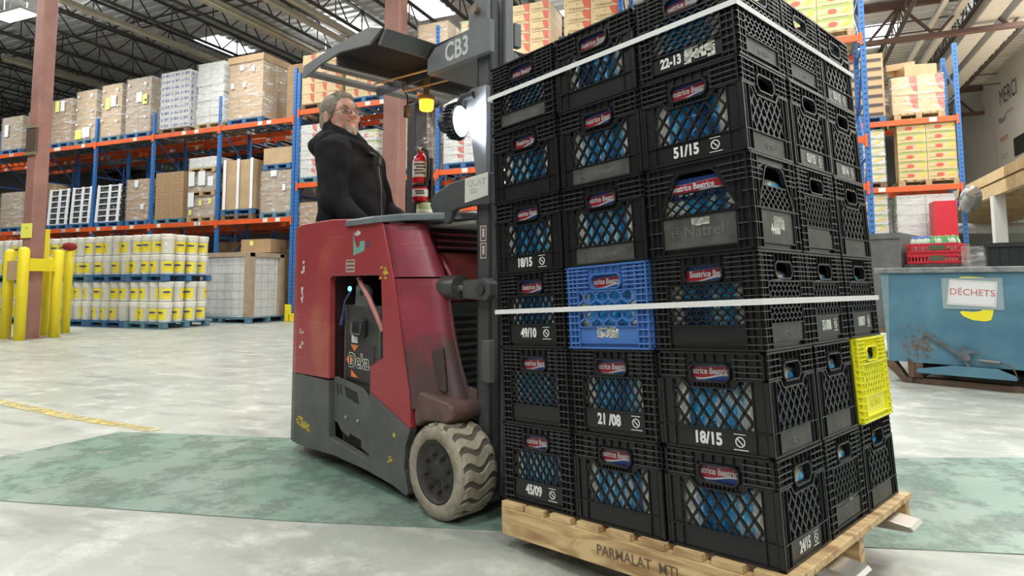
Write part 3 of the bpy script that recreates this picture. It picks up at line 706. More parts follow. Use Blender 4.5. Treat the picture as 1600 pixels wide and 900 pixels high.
for (x, y) in ((0.0, 0.0), (1.46, 0)): m.box(x, x+.16, y-.0, y+.015, 0, 1.56); 
m.box(-.0, .08, -.16, .0, 0, 1.56); m.box(.0, .08, -1.2, -1.0, 0, 1.56); m.box(0, 1.6, -.05, .012, 1.46, 1.57); m.box(0, .08, -1.15, .0, 1.46, 1.57)
m.build('corner_board', card3, blk, bevel=.004)
# ------------------------------------------------------------------ pails on blue pallets
pw = mat('white pail plastic', (.80, .77, .69), .3, 0, col2=(.73, .70, .62), vscale=4)
py = mat('yellow pail label', (.80, .66, .05), .4); pnav = mat('navy pail print', (.07, .07, .18), .4); pgr = mat('grey pail print', (.38, .38, .4), .4)
PR, PH = .142, .437
pm = MB(); pm.lathe([(0, 0), (.120, 0), (.126, .01), (.136, .3), (.142, .305), (.138, .32), (.144, .33), (.139, .345), (.145, .36), (.145, .375)], 20)
pail_body = pm.mesh('pail', pw)
pm = MB(); pm.lathe([(.147, .372), (.149, .38), (.149, .405), (.143, .415), (.130, .415), (.128, .408), (0, .408)], 20); lid_me = pm.mesh('lid', pw)
def lab_mesh(a0, a1, r0, r1, z0, z1, n=10):
    m = MB(); V = []
    for k in range(n+1):
        a = a0+(a1-a0)*k/n
        V += [(r0*math.sin(a), -r0*math.cos(a), z0), (r1*math.sin(a), -r1*math.cos(a), z1)]
    m.add(V, [(2*k, 2*k+2, 2*k+3, 2*k+1) for k in range(n)], True); return m
lm = lab_mesh(-1.25, .75, .1285, .1375, .05, .27); 
lm.cur = 1
i0 = lm.mark(); 
for (a0, a1) in ((-.9, .35),):
    V = []; n = 12
    for k in range(n+1):
        a = a0+(a1-a0)*k/n; hh = .022*math.sin(math.pi*k/n)**.5
        V += [(.1372*math.sin(a), -.1372*math.cos(a), .195-hh), (.1382*math.sin(a), -.1382*math.cos(a), .195+hh)]
    lm.add(V, [(2*k, 2*k+2, 2*k+3, 2*k+1) for k in range(n)], True)
lm.cur = 2
for (a0, a1, z0, z1) in ((-.85, .3, .145, .150), (-.85, .2, .125, .129)):
    x = lab_mesh(a0, a1, .1335, .1335, z0, z1, 8); lm.add(x.v, x.f, True)
label_me = lm.mesh('pail_label', [py, pnav, mat('orange pail print', (.62, .3, .03), .4)], fix=False)
bm_ = lab_mesh(1.35, 1.75, .1305, .1385, .06, .25, 4); bm_.cur = 1
for z in (.1, .14, .18, .21):
    x = lab_mesh(1.42, 1.68, .1345, .1365, z, z+.02, 4); bm_.add(x.v, x.f, True)
bar_me = bm_.mesh('info_print', [pw, pgr], fix=False)
def pail0():
    o = bpy.data.objects.new('pail', pail_body); COL.objects.link(o)
    for n, me in (('lid', lid_me), ('pail_label', label_me), ('info_print', bar_me)):
        c = bpy.data.objects.new(n, me); COL.objects.link(c); c.parent = o
    return o
proto = pail0(); first = True
rnd = random.Random(4)
XR = -12.0; YF = 9.62; step = .292
tiers = [.14, .14+PH, .14+2*PH-.006+.15, .14+3*PH-.006+.15]
names = ['bottom', 'second', 'third', 'top']
colw = ['rightmost', '2nd from the right', '3rd from the right', '4th from the right', '5th from the right', '6th from the right', '7th from the right', '8th from the right']
for ti, tz in enumerate(tiers):
    for i in range(28):
        x = XR-.15-i*step - (int(i/4)*.06); y = YF+.15
        o = proto if first else copy_tree(proto); first = False
        a = rnd.choice((-.9, -.3, 0, .3, .6, 1.3, 2.0, -1.6, -.1)) 
        o.location = (x, y, tz+.001); o.rotation_euler = (0, 0, a); o.scale = (1, 1, 1.03)
        nth = 'corner pail' if i == 0 else ['', 'second', 'third', 'fourth', 'fifth', 'sixth', 'seventh', 'eighth', 'ninth', 'tenth', 'eleventh', 'twelfth', 'thirteenth', 'fourteenth', 'fifteenth', 'sixteenth', 'seventeenth', 'eighteenth', 'nineteenth', 'twentieth', 'twenty-first', 'twenty-second', 'twenty-third', 'twenty-fourth', 'twenty-fifth', 'twenty-sixth', 'twenty-seventh', 'twenty-eighth'][i]+' from the right corner'
        tag(o, 'white pail, yellow label, %s tier of the front row, %s' % (names[ti], nth), 'pail', 'white pails with yellow labels stacked on blue pallets')
    for j in range(1, 4):
        o = copy_tree(proto); o.location = (XR-.15-(.03 if j % 2 else 0), YF+.15+j*step*1.03, tz+.001); o.rotation_euler = (0, 0, rnd.choice((1.0, 1.4, .7, 2.6))); o.scale = (1, 1, 1.03)
        tag(o, 'white pail, yellow label, %s tier, %s behind the corner pail' % (names[ti], ['first', 'second', 'third'][j-1]), 'pail', 'white pails with yellow labels stacked on blue pallets')
for q in range(7):
    for lev, z in enumerate((0, .14+2*PH-.002)):
        cx = XR-.6-q*1.228
        pallet(cx, YF-.02, z, 1.2, 1.25, pal_blue if (q+lev) % 3 else pal_teal, '%s blue pallet of the pail stacks, %s' % (('floor level', 'upper')[lev], ['at the right corner', 'second from the right corner', 'third from the right corner', 'fourth from the right corner', 'fifth from the right corner', 'sixth from the right corner', 'far left'][q]))
# carton with yellow sticker behind
load(-13.1, -12.1, 0, 1.75, Y0+.1, .9, 2, 5, 'brand', card, 'brown wrapped cartons on the floor under the middle beam', pal=pal_dark, wrap=False)
c_ = empty('sticker_carton', (-13.05, Y0-.1, 1.60), 0, 'brown carton with a small yellow sticker above the white carton block', 'carton')
MB().box(0, 1.0, .02, .6, .155, .5).build('box', card, c_, bevel=.006); MB().box(.3, .42, .014, .019, .34, .46).build('sticker', sheety, c_)
# ------------------------------------------------------------------ the crate load (tilted back a little on the forks)
P0 = Vector((-0.009, 1.830, 0.231))
LY, LT = 0.4117, 0.0584
Fh = Vector((math.cos(LY), -math.sin(LY), 0)); Tv = Vector((math.sin(LY), math.cos(LY), 0))
Fv = Fh*math.cos(LT) + _z*math.sin(LT); Uv = _z*math.cos(LT) - Fh*math.sin(LT)
_lr = -.0076
Tt = Tv*math.cos(_lr) + Uv*math.sin(_lr); Uu = Uv*math.cos(_lr) - Tv*math.sin(_lr)
LOADM = Matrix(((Fv.x, Tt.x, Uu.x, P0.x), (Fv.y, Tt.y, Uu.y, P0.y), (Fv.z, Tt.z, Uu.z, P0.z), (0, 0, 0, 1)))
def place(o, M, f=0, t=0, u=0, rz=0):
    o.matrix_world = M @ Matrix.Translation((f, t, u)) @ Matrix.Rotation(rz, 4, 'Z'); return o
blackp = mat('black crate plastic', (.0095, .0095, .0105), .33, 0, col2=(.007, .007, .0075), vscale=12, spec=.5)
blackg = mat('scuffed grey black panel', (.075, .073, .066), .5, 0, col2=(.035, .034, .031), vscale=14)
bluep = mat('blue crate plastic', (.055, .15, .42), .38, 0, col2=(.045, .125, .36), vscale=8)
yelp = mat('yellow crate plastic', (.86, .83, .02), .38, 0, col2=(.80, .76, .02), vscale=8)
paintw = mat('white stencil paint', (.62, .62, .60), .6)
RIB = {'black crate plastic': mat('painted rib glints', (.05, .05, .052), .3), 'blue crate plastic': mat('painted blue rib glints', (.12, .24, .52), .38), 'yellow crate plastic': yelp}  # glints along the thin ribs are painted as a lighter plastic
CW, CD, CH = .347, .308, .277
def inside(p, poly):
    x, y = p; c = False; n = len(poly)
    for i in range(n):
        x1, y1 = poly[i]; x2, y2 = poly[(i+1)%n]
        if (y1 > y) != (y2 > y) and x < (x2-x1)*(y-y1)/(y2-y1)+x1: c = not c
    return c
def clip(p, q, poly):
    ts = [0., 1.]; n = len(poly); dx, dy = q[0]-p[0], q[1]-p[1]
    for i in range(n):
        x1, y1 = poly[i]; x2, y2 = poly[(i+1)%n]; ex, ey = x2-x1, y2-y1
        den = dx*ey-dy*ex
        if abs(den) < 1e-12: continue
        t = ((x1-p[0])*ey-(y1-p[1])*ex)/den; s_ = ((x1-p[0])*dy-(y1-p[1])*dx)/den
        if 0 < t < 1 and 0 <= s_ <= 1: ts.append(t)
    ts.sort(); out = []
    for a, b in zip(ts, ts[1:]):
        if b-a > 1e-4:
            m_ = (a+b)/2
            if inside((p[0]+dx*m_, p[1]+dy*m_), poly): out.append(((p[0]+dx*a, p[1]+dy*a), (p[0]+dx*b, p[1]+dy*b)))
    return out
def wall(m, W, H, style, T):
    """m: builder; T maps (s, depth outward<=0, z) to crate space"""
    def P(s, d, z): return T @ Vector((s, d, z))
    i0 = m.mark()
    def bx(s0, s1, z0, z1, d0, d1): m.box(s0, s1, d0, d1, z0, z1)      # d: 0 = outer plane, positive inward
    def seg(a, b, w=.006, d0=.002, d1=.012): m.bar((a[0], (d0+d1)/2, a[1]), (b[0], (d0+d1)/2, b[1]), w, d1-d0, (0, 1, 0))
    def pl(pts, d0, d1): m.poly(pts, d0, d1, 'xz')
    c = W/2; k = W/.347
    hw = .062*k
    # rim and foot
    bx(0, W, H-.006, H, 0, .016); bx(0, W, 0, .006, .0, .016)
    if style == 'dip':
        z1 = .2*H/.277; hz0, hz1 = .193, .243; px = .05*k
        for z in (.206, .222, .238, .256):
            m.cur = 1
            for a, b in ((0, c-hw-.012), (c+hw+.012, W)): bx(a, b, z-.0014, z+.0014, 0, .012)
            m.cur = 0
        for a, b in ((0, c-hw-.004), (c+hw+.004, W)): bx(a, b, z1, H-.004, .010, .014)
        bx(c-hw-.004, c+hw+.004, hz1+.004, H-.004, .010, .014)
        n = 11
        for i in range(1, n):
            s = W*i/n
            if abs(s-c) > hw+.012: bx(s-.001, s+.001, z1, H, .002, .012)
            else: bx(s-.001, s+.001, hz1+.006, H, .002, .012)
        ring = [(c-hw, hz1-.012), (c-hw+.012, hz1), (c+hw-.012, hz1), (c+hw, hz1-.012), (c+hw, hz0+.014), (c+hw-.014, hz0), (c-hw+.014, hz0), (c-hw, hz0+.014)]
        for i in range(8): seg(ring[i], ring[(i+1)%8], .005, -.001, .016)
        win = [(px, .064), (W-px, .064), (W-px, z1), (c+hw+.026, z1), (c+hw+.006, .176), (c-hw-.006, .176), (c-hw-.026, z1), (px, z1)]
        dip = [(0, z1), (c-hw-.026, z1), (c-hw-.006, .176), (c+hw+.006, .176), (c+hw+.026, z1), (W, z1)]
        for i in range(5): seg(dip[i], dip[i+1], .005, 0, .016)
        pl([(c-hw-.022, z1+.001), (c-hw-.004, .178), (c+hw+.004, .178), (c+hw+.022, z1+.001), (c+hw+.001, z1+.001), (c+hw-.014, hz0-.001), (c-hw+.014, hz0-.001), (c-hw-.001, z1+.001)], .009, .014)
        for i in range(9):
            s = c-hw+.01+i*(2*hw-.02)/8; bx(s-.0008, s+.0008, .178, hz0, .002, .012)
        sp = .042*k; sl = 1.35
        x = -H
        while x < W+H:
            for a, b in clip((x, 0), (x+H/sl, H), win): seg(a, b, .0062, .003, .013)
            for a, b in clip((x, 0), (x-H/sl, H), win): seg(a, b, .0062, .003, .013)
            x += sp
        bx(.02, px+.001, .0, z1, .006, .012); bx(W-px-.001, W-.02, 0, z1, .006, .012)
        bx(0, .02, 0, z1, .002, .008); bx(W-.02, W, 0, z1, .002, .008)
        for s in (.019, px, W-px, W-.019): bx(s-.0012, s+.0012, 0, z1, .0, .012)
        bx(px, W-px, .004, .064, .006, .012); bx(0, W, .0625, .0655, 0, .012)
    else:
        px = .053*k; zw0, zw1 = (.086 if style == 'small' else .074, .190); hz0, hz1 = .198, .246
        if style == 'natrel':
            zw0, zw1 = .118, .19
        # side bands: square grid of ribs on a recessed plate
        zz = (.018, .04, .062, .085, .108, .13, .152, .172, .192, .206, .22, .234, .248, .262)
        if style == 'natrel': zz = (.03, .075, .118, .165, .2, .215, .23, .25)
        for z in zz:
            m.cur = 1
            if z > .196:
                tw = hw+.01 if style != 'natrel' else hw+.012+(.25-z)*.4
                for a, b in ((0, c-tw), (c+tw, W)): bx(a, b, z-.0014, z+.0014, 0, .012)
            elif not (style == 'natrel' and z > .119):
                for a, b in ((0, px), (W-px, W)): bx(a, b, z-.0014, z+.0014, 0, .012)
            else:
                for a, b in ((0, .03), (W-.03, W)): bx(a, b, z-.0014, z+.0014, 0, .012)
        m.cur = 0
        for s in (.016, .034): 
            for s_ in (s*k, W-s*k): bx(s_-.0012, s_+.0012, 0, H, .002, .012)
        bx(0, px, 0, H, .010, .014); bx(W-px, W, 0, H, .010, .014)
        bx(px, W-px, .020, zw0, .006, .012); bx(px, W-px, zw0-.003, zw0, 0, .012); bx(px, W-px, .018, .021, 0, .012); bx(px, W-px, 0, .018, .010, .014)
        for s in (px, W-px): bx(s-.0014, s+.0014, 0, H, 0, .012)
        if style == 'natrel':
            win = [(px*.8, zw0), (W-px*.8, zw0), (c+hw+.004, .238), (c+hw-.012, .248), (c-hw+.012, .248), (c-hw-.004, .238)]
            for i in range(6): seg(win[i], win[(i+1)%6], .005, 0, .014)
            lat = [(px, zw0), (W-px, zw0), (W-px-.035, .185), (px+.035, .185)]
            sp = .036*k; sl = .8; x = -.6
            while x < W+.6:
                for a, b in clip((x, 0), (x+H/sl, H), lat): seg(a, b, .004, .003, .012)
                for a, b in clip((x, 0), (x-H/sl, H), lat): seg(a, b, .004, .003, .012)
                x += sp
            seg((px+.03, .186), (W-px-.03, .186), .004)
            pl([(px*.5, zw0+.002), (px*.8, zw0+.002), (c-hw-.004, .238), (c-hw-.004, H-.004), (px*.5, H-.004)], .009, .013)
            pl([(W-px*.5, zw0+.002), (W-px*.5, H-.004), (c+hw+.004, H-.004), (c+hw+.004, .238), (W-px*.8, zw0+.002)], .009, .013)
            bx(c-hw-.004, c+hw+.004, .248, H, .009, .013)
        else:
            ring = [(c-hw, hz1-.012), (c-hw+.012, hz1), (c+hw-.012, hz1), (c+hw, hz1-.012), (c+hw, hz0+.012), (c+hw-.012, hz0), (c-hw+.012, hz0), (c-hw, hz0+.012)]
            for i in range(8): seg(ring[i], ring[(i+1)%8], .005, -.001, .016)
            bx(px, c-hw, zw1, H, .010, .014); bx(c+hw, W-px, zw1, H, .010, .014); bx(c-hw, c+hw, hz1, H, .010, .014); bx(px, W-px, zw1-.002, zw1+.003, 0, .014)
            for i in range(1, 12):
                s = W*i/12
                if abs(s-c) > hw+.004: bx(s-.0009, s+.0009, zw1, H, .002, .012)
                else: bx(s-.0009, s+.0009, hz1+.002, H, .002, .012)
            win = [(px, zw0), (W-px, zw0), (W-px, zw1), (px, zw1)]
            if style == 'small':
                sp = .030*k; sl = 1.45; x = -.4
                while x < W+.4:
                    for a, b in clip((x, 0), (x+H/sl, H), win): seg(a, b, .0042, .003, .012)
                    for a, b in clip((x, 0), (x-H/sl, H), win): seg(a, b, .0042, .003, .012)
                    x += sp
            else:
                big = style == 'bluehex'
                hx = (.052 if big else .031)*k; hy = .046 if big else .0232; r = 0; z = zw0-hy*.4
                while z < zw1+hy:
                    x = px-hx+(hx/2 if r % 2 else 0)
                    while x < W-px+hx:
                        w_ = .007 if big else .0042
                        for a, b in (((x, z+hy*.33), (x, z+hy*.67)), ((x, z+hy*.67), (x+hx/2, z+hy)), ((x+hx/2, z+hy), (x+hx, z+hy*.67))):
                            for a2, b2 in clip(a, b, win): seg(a2, b2, w_, .002, .013)
                        x += hx
                    z += hy*.67; r += 1
    for i in range(i0, len(m.v)):
        m.v[i] = tuple(T @ Vector(m.v[i]))
def crate_mesh(style, m_, side=None):
    m = MB(); side = side or style
    # front (y=0, outward -y), back, left, right
    wall(m, CW, CH, style, Matrix.Identity(4))
    wall(m, CW, CH, style, Matrix.Translation((CW, CD, 0)) @ Matrix.Rotation(math.pi, 4, 'Z'))
    wall(m, CD, CH, side, Matrix.Translation((CW, 0, 0)) @ Matrix.Rotation(math.pi/2, 4, 'Z'))
    wall(m, CD, CH, side, Matrix.Translation((0, CD, 0)) @ Matrix.Rotation(-math.pi/2, 4, 'Z'))
    for k in range(9): m.box(.014+k*(CW-.03)/8-.002, .014+k*(CW-.03)/8+.004, .012, CD-.012, .004, .010)
    for k in range(8): m.box(.012, CW-.012, .014+k*(CD-.03)/7-.002, .014+k*(CD-.03)/7+.004, .004, .010)
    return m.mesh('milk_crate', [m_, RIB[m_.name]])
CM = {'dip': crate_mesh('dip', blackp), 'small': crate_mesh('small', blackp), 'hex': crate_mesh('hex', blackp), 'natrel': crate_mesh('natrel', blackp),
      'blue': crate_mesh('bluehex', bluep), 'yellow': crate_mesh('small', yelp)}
# milk bags ----------------------------------------------------------
def bag_mat():
    m, nt, b = _nt('printed milk bag film'); N = nt.nodes; L = nt.links
    tc = N.new('ShaderNodeTexCoord'); oi = N.new('ShaderNodeObjectInfo')
    sp = N.new('ShaderNodeSeparateXYZ'); L.new(tc.outputs['Object'], sp.inputs[0])
    cb = N.new('ShaderNodeCombineXYZ'); rm = N.new('ShaderNodeMath'); rm.operation = 'MULTIPLY'; rm.inputs[1].default_value = 30
    L.new(oi.outputs['Random'], rm.inputs[0]); L.new(rm.outputs[0], cb.inputs['Z'])
    va = N.new('ShaderNodeVectorMath'); L.new(tc.outputs['Object'], va.inputs[0]); L.new(cb.outputs[0], va.inputs[1])
    mp = N.new('ShaderNodeMapping'); mp.inputs['Scale'].default_value = (14, 14, 2.6); L.new(va.outputs[0], mp.inputs['Vector'])
    n = N.new('ShaderNodeTexNoise'); n.inputs['Scale'].default_value = 1.0; n.inputs['Detail'].default_value = 2.5; n.inputs['Distortion'].default_value = .6; L.new(mp.outputs[0], n.inputs['Vector'])
    r = N.new('ShaderNodeValToRGB'); e = r.color_ramp.elements; r.color_ramp.interpolation = 'LINEAR'
    e[0].position = .30; e[0].color = (.01, .035, .12, 1); e[1].position = .74; e[1].color = (.8, .8, .78, 1)
    for p, c in ((.42, (.02, .15, .42, 1)), (.50, (.04, .36, .76, 1)), (.57, (.10, .48, .86, 1)), (.60, (.74, .78, .80, 1)), (.645, (.05, .38, .74, 1)), (.69, (.03, .22, .54, 1))):
        x = e.new(p); x.color = c
    L.new(n.outputs['Fac'], r.inputs['Fac'])
    # white ends of the bag
    ab = N.new('ShaderNodeMath'); ab.operation = 'ABSOLUTE'; L.new(sp.outputs['X'], ab.inputs[0])
    gt = N.new('ShaderNodeMapRange'); gt.inputs['From Min'].default_value = .080; gt.inputs['From Max'].default_value = .088; L.new(ab.outputs[0], gt.inputs['Value'])
    mx = N.new('ShaderNodeMixRGB'); mx.inputs[2].default_value = (.78, .77, .68, 1); g2 = N.new('ShaderNodeMath'); g2.operation = 'LESS_THAN'; g2.inputs[1].default_value = .146; L.new(ab.outputs[0], g2.inputs[0])
    g3 = N.new('ShaderNodeMath'); g3.operation = 'MULTIPLY'; L.new(gt.outputs[0], g3.inputs[0]); L.new(g2.outputs[0], g3.inputs[1])
    L.new(g3.outputs[0], mx.inputs[0]); L.new(r.outputs['Color'], mx.inputs[1])
    L.new(mx.outputs[0], b.inputs['Base Color']); b.inputs['Roughness'].default_value = .28
    n2 = N.new('ShaderNodeTexNoise'); n2.inputs['Scale'].default_value = 26; n2.inputs['Detail'].default_value = 3; L.new(va.outputs[0], n2.inputs['Vector'])
    bp = N.new('ShaderNodeBump'); bp.inputs['Strength'].default_value = .6; bp.inputs['Distance'].default_value = .012
    L.new(n2.outputs['Fac'], bp.inputs['Height']); L.new(bp.outputs['Normal'], b.inputs['Normal'])
    return m
bagm = bag_mat()
def superell(cx, cy, cz, a, b, c, e1=.35, e2=.35, n=24, k=14, seed=0, wob=.004):
    def sg(v, e): return math.copysign(abs(v)**e, v)
    rn = random.Random(seed); ph = [rn.uniform(0, 6) for _ in range(6)]
    V = []; F = []
    for i in range(k+1):
        v = -math.pi/2+math.pi*i/k
        for j in range(n):
            u = -math.pi+2*math.pi*j/n
            w = 1+wob/.1*(math.sin(5*u+ph[0]+v*2)+math.sin(9*u+ph[1])*.6)*math.cos(v)
            V.append((cx+a*sg(math.cos(v), e1)*sg(math.cos(u), e2), cy+b*sg(math.cos(v), e1)*sg(math.sin(u), e2)*w, cz+c*sg(math.sin(v), e1)))
    for i in range(k):
        for j in range(n): F.append((i*n+j, i*n+(j+1)%n, (i+1)*n+(j+1)%n, (i+1)*n+j))
    return V, F
def bag_mesh(seed):
    m = MB(); V, F = superell(0, 0, .112, .158, .062, .112, .42, .4, 32, 16, seed, .005); m.add(V, F, True); return m.mesh('milk_bag', bagm)
BM = [bag_mesh(s) for s in range(4)]
redl = mat('red brand print', (.30, .010, .026), .35); blul = mat('deep blue brand print', (.015, .04, .17), .35); whl = mat('white brand print', (.5, .5, .52), .4)
def brand_mesh():
    """brand band on the bag's shoulder: blue field, red wave, white edge"""
    m = MB(); n = 20; yb = -.0665
    def band(mi, f0, f1, d):
        m.cur = mi; V = []
        for k in range(n+1):
            x = -.092+.184*k/n; V += [(x, yb-d, f0(x)), (x, yb-d, f1(x))]
        m.add(V, [(2*k, 2*k+2, 2*k+3, 2*k+1) for k in range(n)], True)
    wv = lambda x: .006*math.sin(x*38)
    band(1, lambda x: .176, lambda x: .238, 0)
    band(2, lambda x: .192+wv(x), lambda x: .2235+.3*wv(x), .0006)
    band(0, lambda x: .197+wv(x), lambda x: .2225+.3*wv(x), .0012)
    m.cur = 2; 
    return m.mesh('brand_band', [redl, blul, whl], fix=False)
brm = brand_mesh()
tmp = text_mesh('brand_lettering', 'Beatrice Beatrice', .026, whl, depth=.0004, M=face_y(0, -.0687, .210), squeeze=.80, bold=.0006)
txm = tmp.data; COL.objects.unlink(tmp); bpy.data.objects.remove(tmp)
rowname = ['bottom', 'second', 'third', 'fourth', 'fifth', 'top']
def bag(f, t, u, lab, k, brand=True, M=LOADM, end=False):
    o = bpy.data.objects.new('milk_bag', BM[k % 4]); COL.objects.link(o); place(o, M, f, t, u)
    if brand:
        a = bpy.data.objects.new('brand_band', brm); COL.objects.link(a); a.parent = o
        b = bpy.data.objects.new('brand_lettering', txm); COL.objects.link(b); b.parent = a
        b.location = (rnd.uniform(-.02, .02), 0, 0)
        if 'trapezoid' in lab: a.location = (0, 0, -.016)
    return tag(o, lab, 'milk bag', 'milk bags in the crates')
def nosign(parent, x, z, fn, s=.013):
    m = MB(); n = 14
    pts = [(x+s*math.cos(2*math.pi*k/n), z+s*math.sin(2*math.pi*k/n)) for k in range(n)]
    def b2(a, b, w): m.bar(fn(a), fn(b), w, .001, (0, 1, 0) if fn is fy else (1, 0, 0))
    for k in range(n): b2(pts[k], pts[(k+1)%n], .003)
    b2((x-s*.7, z+s*.7), (x+s*.7, z-s*.7), .003); b2((x-s*1.3, z+s*1.6), (x+s*1.3, z+s*1.6), .0022); b2((x-s*1.5, z-s*1.6), (x+s*1.7, z-s*1.6), .0022)
    return m.build('no_sign', paintw, parent)
def fy(p): return (p[0], .0045, p[1])
def fxx(p): return (CW-.0045, p[0], p[1])
def date_f(c, t, z=.034, s=.046, x=None, sign=True, sp=1.0):
    text_mesh('date_stencil', t, s, paintw, c, M=face_y(x or CW*.44, .005, z), squeeze=.76*sp, bold=.0017)
    if sign: nosign(c, CW*.44+len(t)*s*.27*sp+.028, z, fy)
def date_s(c, t, z=.034, s=.042, sign=True):
    text_mesh('date_stencil', t, s, paintw, c, M=face_x(CW-.005, CD*.45, z), squeeze=.74, bold=.0015)
    if sign: nosign(c, CD*.45+len(t)*s*.24+.022, z, fxx, .011)
def panel_f(c, z0, z1, txt=None, s=.026, x0=.05):
    m = MB(); m.box(x0, CW-x0, .0048, .0060, z0, z1); p = m.build('name_panel', blackg, c); p['label'] = 'scuffed grey name panel'
    if txt: text_mesh('raised_lettering', txt, s, mat('worn raised plastic', (.10, .098, .09), .5), p, M=face_y(CW/2+.015, .0045, (z0+z1)/2), bold=.0006)
    if txt: 
        m = MB(); q = .0038
        for a in range(3): m.tube([(CW*.27+.011*math.cos(t_)+.0*a, q, (z0+z1)/2+.009*math.sin(t_)+(a-1)*.007) for t_ in [i*math.pi/5 for i in range(10)]], .0012, 5, closed=True)
        m.build('raised_emblem', mat('worn raised plastic', (.10, .098, .09), .5), p)
def panel_s(c, z0, z1, txt=None, s=.024, x0=.05):
    m = MB(); m.box(CW-.0060, CW-.0048, x0, CD-x0, z0, z1); p = m.build('name_panel', blackg, c); p['label'] = 'scuffed grey name panel'
    if txt: text_mesh('raised_lettering', txt, s, mat('worn raised plastic', (.10, .098, .09), .5), p, M=face_x(CW-.0045, CD/2+.012, (z0+z1)/2), bold=.0006)
def patch(c, x0, x1, z0, z1, side=False, seed=1):
    rn = random.Random(seed); m = MB()
    for i in range(70):
        a = rn.uniform(x0, x1); z = rn.uniform(z0, z1); w = rn.uniform(.004, .018); h_ = rn.uniform(.003, .014)
        if side: m.box(CW-.0048, CW-.0042, a, min(a+w, x1), z, min(z+h_, z1))
        else: m.box(a, min(a+w, x1), .0042, .0048, z, min(z+h_, z1))
    o = m.build('sticker_remnant', mat('torn sticker paper', (.55, .54, .48), .7), c); return o
FP, TP, UP = .3545, .3155, .2795
colname_f = ['left', 'middle', 'corner']
# (col f index from corner 0..2, depth t index 0..2, layer 0 bottom..5)
SPEC = {}
def S(f, t, u, st, front=None, sidefn=None, lab=''): SPEC[(f, t, u)] = (st, front, sidefn, lab)
S(2,0,5,'hex', lambda c: panel_f(c, .022, .070), None, 'black hex mesh crate at the top left of the load, grey panel')
S(1,0,5,'dip', None, None, 'black diamond mesh crate, top middle of the long side')
S(0,0,5,'hex', lambda c: (date_f(c, '22-13', .046, .042, .12, False), patch(c, .165, .27, .022, .072)), lambda c: panel_s(c, .022, .070, 'agropur'), 'black hex mesh corner crate marked 22-13 with a torn sticker')
S(2,0,4,'dip', None, None, 'unmarked black diamond mesh crate, left column, fifth from the bottom')
S(1,0,4,'dip', lambda c: panel_f(c, .006, .060, 'agropur'), None, 'black crate with grey name panel, middle column, second from the top')
S(0,0,4,'dip', lambda c: date_f(c, '51/15', sp=1.1), lambda c: panel_s(c, .006, .060, 'agropur'), 'black corner crate marked 51/15')
S(2,0,3,'dip', lambda c: date_f(c, '18/15'), None, 'black crate marked 18/15 in the left column')
S(1,0,3,'dip', lambda c: panel_f(c, .006, .060, 'agropur'), None, 'black crate with grey name panel right above the blue crate')
S(0,0,3,'natrel', lambda c: (panel_f(c, .022, .114, 'Natrel', .05), patch(c, .15, .21, .085, .108, seed=4)), lambda c: (panel_s(c, .022, .114), date_s(c, '4400', .06, .04, False), patch(c, .13, .2, .06, .1, True, 5)), 'greyish corner crate with trapezoid opening and raised lettering panel')
S(2,0,2,'small', lambda c: date_f(c, '49/10', .052), None, 'black crate marked 49/10 crossed by the lower white strap')
S(1,0,2,'blue', lambda c: patch(c, .125, .215, .035, .075, seed=9), None, 'blue crate in the middle of the long side of the load')
S(0,0,2,'hex', None, lambda c: panel_s(c, .022, .070, 'agropur'), 'black hex mesh corner crate crossed by the lower white strap')
S(2,0,1,'hex', None, None, 'black hex mesh crate, left column, second from the bottom')
S(1,0,1,'small', lambda c: date_f(c, '21 /08', .052, .048), None, 'black crate marked 21 /08 right below the blue crate')
S(0,0,1,'dip', lambda c: date_f(c, '18/15', sp=1.12), lambda c: panel_s(c, .006, .060, 'agropur'), 'black corner crate marked 18/15, second from the bottom')
S(2,0,0,'small', lambda c: date_f(c, '45/09', .052), None, 'black crate marked 45/09 at the bottom left of the load')
S(1,0,0,'dip', None, None, 'unmarked black diamond mesh crate, bottom middle of the long side')
S(0,0,0,'dip', None, lambda c: date_s(c, '24/15'), 'black corner crate at the bottom, marked 24/15 on its short side')
S(0,1,5,'hex', None, lambda c: panel_s(c, .022, .070, 'e'), 'black hex mesh crate, top middle of the short side')
S(0,2,5,'dip', None, lambda c: date_s(c, '03/15'), 'black diamond mesh crate at the far top end of the short side')
S(0,1,4,'dip', None, lambda c: date_s(c, '03/15'), 'black crate marked 03/15, middle column of the short side')
S(0,2,4,'dip', None, lambda c: date_s(c, '10/14'), 'black crate marked 10/14, far column of the short side')
S(0,1,3,'small', None, lambda c: panel_s(c, .022, .070), 'black crate with plain grey panel right of the trapezoid crate')
S(0,2,3,'dip', None, lambda c: panel_s(c, .006, .060, 'agropur'), 'black diamond mesh crate, far column, third from the top')
S(0,1,2,'small', None, lambda c: date_s(c, '51/08', .052), 'black crate marked 51/08 under the lower strap on the short side')
S(0,2,2,'small', None, lambda c: date_s(c, '10/07', .052), 'black crate marked 10/07 right above the yellow crate')
S(0,1,1,'dip', None, lambda c: panel_s(c, .006, .060, 'agropur'), 'black crate with grey name panel directly left of the yellow crate')
S(0,2,1,'yellow', None, lambda c: text_mesh('raised_lettering', 'NATREL', .03, yelp, c, M=face_x(CW-.0045, CD/2, .055)), 'bright yellow crate in the far column of the load')
S(0,1,0,'small', None, lambda c: (panel_s(c, .022, .070), patch(c, .17, .2, .07, .09, True, 3)), 'bottom black crate in the middle of the short side')
S(0,2,0,'dip', None, lambda c: panel_s(c, .006, .060, 'agropur'), 'bottom black crate right below the yellow crate')
jit = random.Random(11)
bn = 0
